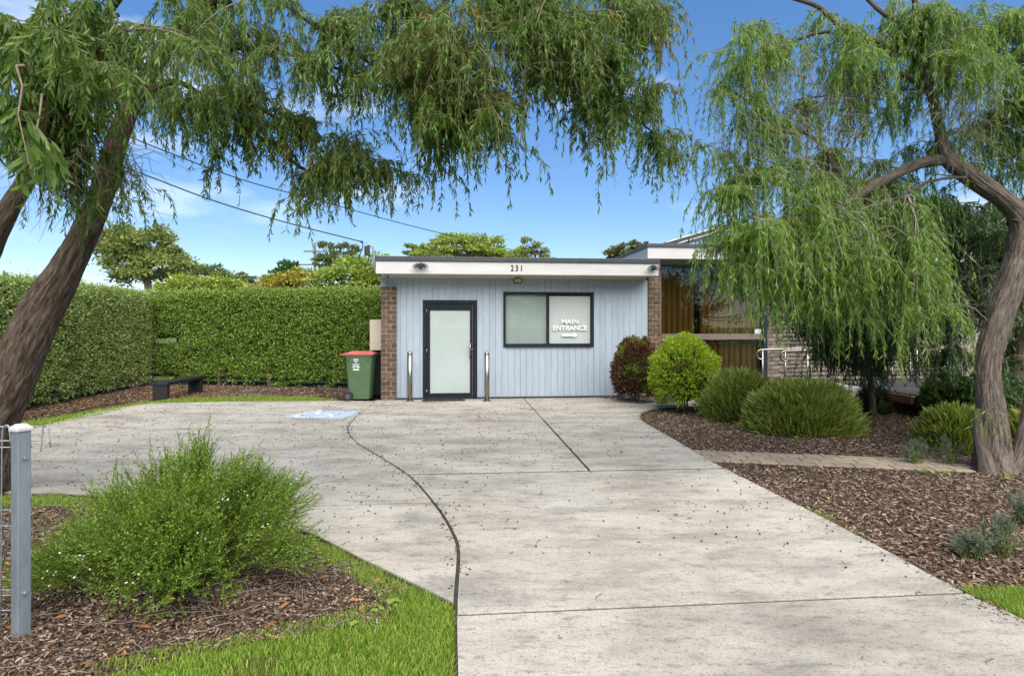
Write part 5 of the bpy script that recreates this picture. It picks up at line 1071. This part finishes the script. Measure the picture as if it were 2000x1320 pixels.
# white flower heads near the sprig tips
fl = []
def flowers(px, py, n, s):
    # sprigs whose tip shows near this part of the shrub
    tips = Sg[:, -1] + np.array((SX, SY, -.03)); u_ = 1000 + F * tips[:, 0] / tips[:, 1]; v_ = HZ + F * (CH - tips[:, 2]) / tips[:, 1]
    w_ = np.hypot(u_ - px, v_ - py) + tips[:, 1] * 60; i = np.argsort(w_)[:n * 2]; i = rng.choice(i, min(n, len(i)), replace=False)
    for q in Sg[i, -1]:
        d = unit(rng.normal(size=(7, 3)) + (0, -.5, .9)); fl.append(leaves(np.repeat((q + (0, -.01, .004))[None], 7, 0), d, np.full(7, s), np.full(7, s * .8), .1, rich=False))
flowers(145, 1105, 16, .009); flowers(110, 1160, 7, .007); flowers(270, 1150, 5, .007); flowers(400, 1060, 5, .007); flowers(470, 960, 6, .007); flowers(590, 925, 6, .006); flowers(520, 1010, 4, .007)
V, T = join(fl); stuff_part('flower_heads', V, T, M['flower'], sh)
for (px, py, R, h, lab) in [(1790, 902, .13, .30, 'grey green lavender tuft overhanging the paver path'), (1853, 905, .16, .34, 'silvery lavender tuft left of the gnarled trunk base'),
                            (1955, 1075, .14, .26, 'blue grey lavender tuft by the right edge of the mulch'), (1985, 1020, .12, .22, 'small grey tuft behind the blue grey lavender at right edge'), (1900, 1085, .10, .16, 'sparse grey tuft in the mulch left of the blue grey lavender')]:
    x, y = G(px, py); spray_shrub('lavender_plant', lab, x, y, (R, R), h, 34, LM['grey'], (7, 12), .022, .0035, cat='plant', spr=.09)

# leafy weeds
LM['weed'] = leaf_mat('weed_leaf', [(.12, .20, .03), (.18, .28, .045), (.24, .34, .06)], .35, .5, .3)
for (px, py, s, lab) in [(1812, 922, 1.0, 'round leaved weed beside the paver path'), (1848, 922, .6, 'smaller round leaved weed below the silvery lavender'), (1962, 935, 1.0, 'round leaved weed in front of the trunk base'), (1556, 852, .7, 'small weed at the foot of the largest strap leaf mound'),
                        (770, 1172, .7, 'rosette weed by the concrete corner at front left'), (735, 1186, .6, 'rosette weed in the mulch left of the concrete corner'), (690, 1215, .55, 'clover like weed at the lawn edge')]:
    x, y = G(px, py); e = tag(empty('weed', (x, y, -.03)), lab, 'weed', 'weeds in the garden beds'); n = 9
    for k in range(n):
        a = rng.uniform(0, 6.28); r = rng.uniform(.02, .075) * s; z = rng.uniform(.02, .07) * s; rr = rng.uniform(.018, .03) * s
        mb = MB(); c = Vector((r * math.cos(a), r * math.sin(a), z)); tilt = Vector((math.cos(a), math.sin(a), 0))
        ring = [mb.bm.verts.new(c + Vector((rr * math.cos(t), rr * math.sin(t) * .85, rng.uniform(-.002, .002))) + Vector((0, 0, -.35)) * (rr * math.cos(t - a))) for t in np.linspace(0, 5.6, 9)]
        mb.bm.faces.new(ring); mb.build('leaf', LM['weed'], e)
        MB().tube([(0, 0, 0), (c.x * .6, c.y * .6, c.z * .75), tuple(c)], .0018, 4).build('stalk', LM['weed'], e)

# ------------------------------------------------------------------ mulch, grass and litter
def chips(name, label, poly, n, z, near, power, m, size=(.02, .055), avoid=None, lift=.02):
    p = scatter(poly, n, near, power)
    if avoid is not None: p = p[~in_poly(p[:, 0], p[:, 1], avoid)]
    n = len(p); a = rng.uniform(0, 6.283, n); tl = rng.normal(0, .28, n); L = rng.uniform(*size, n); W_ = L * rng.uniform(.16, .42, n); H = rng.uniform(.003, .007, n)
    d = np.stack([np.cos(a) * np.cos(tl), np.sin(a) * np.cos(tl), np.sin(tl)], 1); s = np.stack([-np.sin(a), np.cos(a), rng.normal(0, .35, n)], 1); s = unit(s); nn = unit(np.cross(d, s))
    c = np.column_stack([p, z + rng.uniform(0, lift, n)])
    Lh, Wh = (L / 2)[:, None], (W_ / 2)[:, None]; Hh = H[:, None]
    v = np.stack([c - d*Lh - s*Wh*.6, c - d*Lh + s*Wh, c + d*Lh + s*Wh*.7, c + d*Lh - s*Wh, c - d*Lh*.8 + nn*Hh, c + d*Lh*.7 + nn*Hh], 1)
    f = np.array([[0, 3, 5], [0, 5, 4], [1, 4, 5], [1, 5, 2]]); T = (f[None] + (np.arange(n) * 6)[:, None, None]).reshape(-1, 3)
    return tag(obj(name, np_mesh(name, v.reshape(-1, 3), T), m), label, 'mulch', kind='stuff')
M['chip'] = leaf_mat('bark_chip', [(.026, .016, .010), (.068, .042, .027), (.115, .077, .052), (.085, .062, .046), (.185, .138, .098), (.33, .265, .20)], .0, .85, .15)
M['litter'] = leaf_mat('dead_leaf', [(.16, .055, .018), (.26, .10, .03), (.34, .17, .06), (.20, .11, .05)], .2, .7, .2)
RB = [p for p in RIGHT if 2.6 < p[1] < 12.3] + [(3.9, 12.5), (10.5, 12.0), (9.0, 9.5), (6.6, 5.2), (4.4, 2.6)]
pathpoly = [tuple(pa - u*.25 - v*.30), tuple(pb - v*.30), tuple(pb + v*.30), tuple(pa - u*.25 + v*.30)]
chips('bark_mulch', 'brown bark mulch filling the bed right of the driveway', RB, 60000, -.03, 3.4, 1.25, M['chip'], (.016, .056), pathpoly)
LB = [G(110, 965), G(300, 978), G(470, 1003), G(605, 1044), G(720, 1102), G(800, 1142), G(745, 1210), G(560, 1235), G(330, 1275), G(120, 1330), (-3.2, 2.5), (-3.9, 3.6), (-5.2, 5.5)]
chips('bark_mulch', 'brown mulch and twigs under the feathery shrub', LB, 32000, -.03, 3.0, .6, M['chip'], (.010, .036))
chips('bark_mulch', 'mulch strip at the foot of the blue wall', [G(1150, 774)] + PATCH, 2500, -.004, None, 0, M['chip'], (.025, .06))
chips('bark_mulch', 'brown mulch under the hedges', [(-9.6, 8.5), (-8.2, 9.6), (-8.3, 12.1), (-7.4, 12.9), (-3.0, 13.1), (-3.0, 14.9), (-9.7, 16.1)], 10000, -.03, None, 0, M['chip'], (.03, .08))
re_ = np.array([p for p in RIGHT if 2.6 < p[1] < 11]); k = rng.integers(0, len(re_) - 1, 900); tq = rng.uniform(0, 1, (900, 1)); pe = re_[k] * (1 - tq) + re_[k + 1] * tq; pe[:, 0] -= rng.exponential(.05, 900)
a = rng.uniform(0, 6.283, 900); L = rng.uniform(.008, .03, 900); d = np.stack([np.cos(a), np.sin(a), 0 * a], 1)
V, T = leaves(np.column_stack([pe, np.full(900, .003)]), d + rng.normal(0, .12, (900, 3)), L, L * .4, .2, rich=False)
tag(obj('spilled_mulch', np_mesh('spilled_mulch', V, T), M['chip']), 'bits of mulch spilled over the right concrete edge', 'mulch', kind='stuff')
def dead_leaves(name, label, poly, n, z, near=None, power=0, size=(.05, .10), avoid=None):
    p = scatter(poly, n, near, power)
    if avoid is not None: p = p[~in_poly(p[:, 0], p[:, 1], avoid)]
    n = len(p); a = rng.uniform(0, 6.283, n); d = np.stack([np.cos(a), np.sin(a), rng.normal(0, .12, n)], 1); L = rng.uniform(*size, n)
    b = np.column_stack([p, z + rng.uniform(.004, .02, n)]); s = unit(np.cross(d, (0, 0, 1.)) + rng.normal(0, .2, (n, 3))); nn = np.cross(s, d) * np.sign(np.cross(s, d)[:, 2:3] + 1e-6)
    L_ = L[:, None]; W_ = L_ * rng.uniform(.2, .38, (n, 1)); v_ = np.stack([b, b + d*L_*.35 + s*W_*.5 + nn*L_*.12, b + d*L_*.35 - s*W_*.5 + nn*L_*.10, b + d*L_*.72 + s*W_*.36 + nn*L_*.08, b + d*L_*.72 - s*W_*.36 + nn*L_*.1, b + d*L_], 1)
    f = np.array([[0, 1, 2], [1, 3, 2], [2, 3, 4], [3, 5, 4]]); T = (f[None] + (np.arange(n) * 6)[:, None, None]).reshape(-1, 3)
    return tag(obj(name, np_mesh(name, v_.reshape(-1, 3), T), M['litter']), label, 'leaf litter', kind='stuff')
dead_leaves('leaf_litter', 'orange brown dead leaves under the feathery shrub', LB, 260, -.022, size=(.04, .09))
dead_leaves('leaf_litter', 'dead leaves strewn over the right mulch bed', RB, 420, -.022, 3.5, .8, (.04, .08), pathpoly)
dead_leaves('leaf_litter', 'orange leaf litter along the hedge foot', [(-9.3, 9.4), (-8.4, 10.0), (-8.3, 12.2), (-6.2, 13.1), (-7.2, 15.2), (-9.4, 15.6)], 800, -.025, size=(.06, .12))
# fine twigs lying in the front bed
p = scatter(LB, 300); n = len(p); a = rng.uniform(0, 6.283, n); L = rng.uniform(.08, .34, n); t = np.linspace(-.5, .5, 6)[None, :, None]
d = np.stack([np.cos(a), np.sin(a), rng.normal(0, .05, n)], 1); B = np.column_stack([p, np.full(n, .004)])[:, None] + d[:, None] * t * L[:, None, None] + rng.normal(size=(n, 6, 3)) * .006
V, Q = thin_tubes(B, .0028, .0012); tag(obj('fallen_twigs', np_mesh('fallen_twigs', V, Q), M['twig_grey']), 'fine dry twigs lying on the front mulch', 'twigs', kind='stuff')

def grass(name, label, poly, n, h, m, near=None, power=0, z=-.03, wd=.003):
    p = scatter(poly, n, near, power); den = np.array([mnoise.noise(Vector((x * 2.1, y * 2.1, 0))) for x, y in p]); p = p[(den * 1.25 + rng.uniform(-.5, .5, n)) > -.50]; n = len(p)
    hh = h * rng.uniform(.45, 1.15, n) * (1 + .5 * np.array([mnoise.noise(Vector((x * 5, y * 5, 3))) for x, y in p])); a = rng.uniform(0, 6.283, n); ln = np.stack([np.cos(a), np.sin(a), np.zeros(n)], 1) * rng.uniform(.15, .9, (n, 1)) * hh[:, None]
    b = np.column_stack([p, np.full(n, z)]); a2 = rng.uniform(0, 6.283, n); s = np.stack([np.cos(a2), np.sin(a2), np.zeros(n)], 1) * wd * rng.uniform(.6, 1.3, (n, 1)); upv = np.array((0, 0, 1.)) * hh[:, None]
    v_ = np.stack([b - s, b + s, b + upv*.6 + ln*.35 - s*.75, b + upv*.6 + ln*.35 + s*.75, b + upv + ln], 1); f = np.array([[0, 1, 2], [1, 3, 2], [2, 3, 4]]); T = (f[None] + (np.arange(n) * 5)[:, None, None]).reshape(-1, 3)
    return tag(obj(name, np_mesh(name, v_.reshape(-1, 3), T), m), label, 'grass', kind='stuff')
M['grass'] = leaf_mat('grass_blade', [(.080, .165, .014), (.14, .26, .022), (.20, .32, .036), (.27, .35, .06), (.32, .30, .09)], .35, .5, .3)
FG = [G(888, 1186), G(845, 1166), G(800, 1190), G(700, 1225), G(560, 1240), G(330, 1285), G(130, 1330), (-2.0, 2.2), (-.33, 2.2), G(886, 1330)]
sheet('lawn', FG, -.030, M['grass_soil'], 'soil of the small front lawn', 'lawn')
grass('lawn_grass', 'bright green grass in the front left corner by the driveway', FG, 36000, .036, M['grass'], z=-.03, wd=.0028)
grass('lawn_grass', 'stray grass tufts creeping from the front lawn into the mulch', [G(860, 1170), G(800, 1150), G(740, 1165), G(650, 1195), G(500, 1225), G(300, 1262), G(120, 1310), G(330, 1285), G(560, 1245), G(700, 1228), G(800, 1195)], 3500, .04, M['grass'], z=-.03, wd=.0022)
grass('lawn_grass', 'thin grass fringe along the angled concrete edge', [G(888, 1182), G(850, 1163), G(720, 1100), G(600, 1042), G(590, 1060), G(690, 1125), G(760, 1180), G(820, 1205)], 5000, .05, M['grass'], z=-.03, wd=.002)
grass('lawn_grass', 'grass fringe by the left edge of the concrete behind the post', [G(-150, 966), G(110, 965), G(300, 978), G(300, 995), G(110, 985), G(-150, 990)], 9000, .05, M['grass'], z=-.03, wd=.0025)
RG = [G(1872, 1143), G(1900, 1160), G(2000, 1208), G(2240, 1330), G(2300, 1330), G(2200, 1190), G(2000, 1146)]
sheet('lawn', RG, -.029, M['grass_soil'], 'grassy corner at the lower right', 'lawn')
grass('lawn_grass', 'bright grass tuft in the lower right corner', RG, 14000, .05, M['grass'], z=-.03, wd=.0022)
BG = [(-9.2, 6.6), (-8.75, 7.6), (-7.42, 8.98), (-7.34, 10.2), (-7.4, 11.2), (-7.45, 12.02), (-5.9, 12.35), (-3.7, 12.45), (-3.75, 12.75), (-4.6, 13.25), (-5.9, 13.35), (-7.2, 13.0), (-7.75, 12.3), (-7.9, 11.2), (-8.1, 9.8), (-9.4, 8.4)]
sheet('lawn', BG, -.031, M['grass_soil'], 'narrow lawn strip round the back of the concrete', 'lawn')
grass('lawn_grass', 'narrow green lawn strip between concrete and hedge', BG, 28000, .055, M['grass'], z=-.03, wd=.005)
grass('lawn_grass', 'tiny weeds along the right concrete edge', [G(1560, 990), G(1650, 1035), G(1680, 1040), G(1600, 990)], 500, .03, M['weed' if False else 'grass'], z=-.03)

# gumnuts, leaf bits and twigs on the concrete
DP = [G(889, 1180), G(893, 1100), G(700, 1075), G(640, 1040), G(400, 985), (-6.5, 6.2), (-7.3, 9.2), (-7.2, 11.9), (-3.0, 12.5), (2.9, 12.9), (2.2, 10.2), (2.3, 7.7), (2.6, 4.2), (2.9, 2.4), (-.33, 2.4)]
p = scatter(DP, 2600, 4.5, -.35) if False else scatter(DP, 2600)
wgt = np.array([mnoise.noise(Vector((x * .5, y * .5, 7))) for x, y in p]) * 1.2 + np.clip((p[:, 1] - 4.2) * .22, -.35, .5) - np.clip(p[:, 0] * .16, -.2, .6); p = p[wgt + rng.uniform(-.5, .5, len(p)) > .05]
n = len(p); r = rng.uniform(.004, .0105, n); el = np.where(rng.uniform(size=n) < .22, rng.uniform(1.6, 3.2, n), 1.0); a = rng.uniform(0, 6.283, n); d = np.stack([np.cos(a), np.sin(a), 0 * a], 1) * (r * el)[:, None]; s = np.stack([-np.sin(a), np.cos(a), 0 * a], 1) * (r / np.sqrt(el))[:, None]; h_ = np.array((0, 0, 1.)) * (r / np.sqrt(el))[:, None]
c = np.column_stack([p, np.full(n, .0005)]) + h_ * .8
v_ = np.stack([c + d, c + s, c - d, c - s, c + h_, c - h_ * .75], 1); f = np.array([[0, 1, 4], [1, 2, 4], [2, 3, 4], [3, 0, 4], [1, 0, 5], [2, 1, 5], [3, 2, 5], [0, 3, 5]]); T = (f[None] + (np.arange(n) * 6)[:, None, None]).reshape(-1, 3)
jj = np.array(CURVE); jj = jj[(jj[:, 1] > 3.4)]; k = rng.integers(0, len(jj) - 1, 260); tt_ = rng.uniform(0, 1, (260, 1)); pj = jj[k] * (1 - tt_) + jj[k + 1] * tt_ + rng.normal(0, .035, (260, 2))
pw = np.array([to_world(x_, y_)[:2] for x_, y_ in zip(rng.uniform(.4, 5.2, 220), -.03 - rng.exponential(.07, 220))]); p2 = np.vstack([pj, pw]); n2 = len(p2); r2 = rng.uniform(.004, .010, n2)[:, None]
a2 = rng.uniform(0, 6.283, n2); d2 = np.stack([np.cos(a2), np.sin(a2), 0 * a2], 1) * r2 * 1.7; s2 = np.stack([-np.sin(a2), np.cos(a2), 0 * a2], 1) * r2 * .7; h2 = np.array((0, 0, 1.)) * r2 * .6; c2 = np.column_stack([p2, np.full(n2, .0005)]) + h2 * .8
v2 = np.stack([c2 + d2, c2 + s2, c2 - d2, c2 - s2, c2 + h2, c2 - h2 * .75], 1); T = np.vstack([T, (f[None] + ((n + np.arange(n2)) * 6)[:, None, None]).reshape(-1, 3)]); v_ = np.vstack([v_, v2])
M['nut'] = leaf_mat('gumnut', [(.028, .017, .010), (.060, .036, .021), (.095, .058, .034), (.15, .095, .055)], .0, .8, .2)
tag(obj('gumnut_litter', np_mesh('gumnut_litter', v_.reshape(-1, 3), T, smooth=False), M['nut']), 'dark seed capsules and bark bits scattered over the concrete', 'litter', kind='stuff')
dead_leaves('leaf_litter', 'few small dry leaves lying on the driveway', DP, 150, .0, size=(.02, .045))
p = scatter(DP, 110); n = len(p); a = rng.uniform(0, 6.283, n); L = rng.uniform(.03, .13, n)
d = np.stack([np.cos(a), np.sin(a), 0 * a], 1); B = np.column_stack([p, np.full(n, .004)])[:, None] + d[:, None] * t * L[:, None, None] + rng.normal(size=(n, 6, 3)) * (.006, .006, .0)
V, Q = thin_tubes(B, .0026, .0012); tag(obj('fallen_twigs', np_mesh('fallen_twigs', V, Q), M['twig']), 'small dry twigs scattered on the concrete', 'twigs', kind='stuff')
print('total tris', sum(len(o.data.polygons) for o in bpy.data.objects if o.type == 'MESH'))
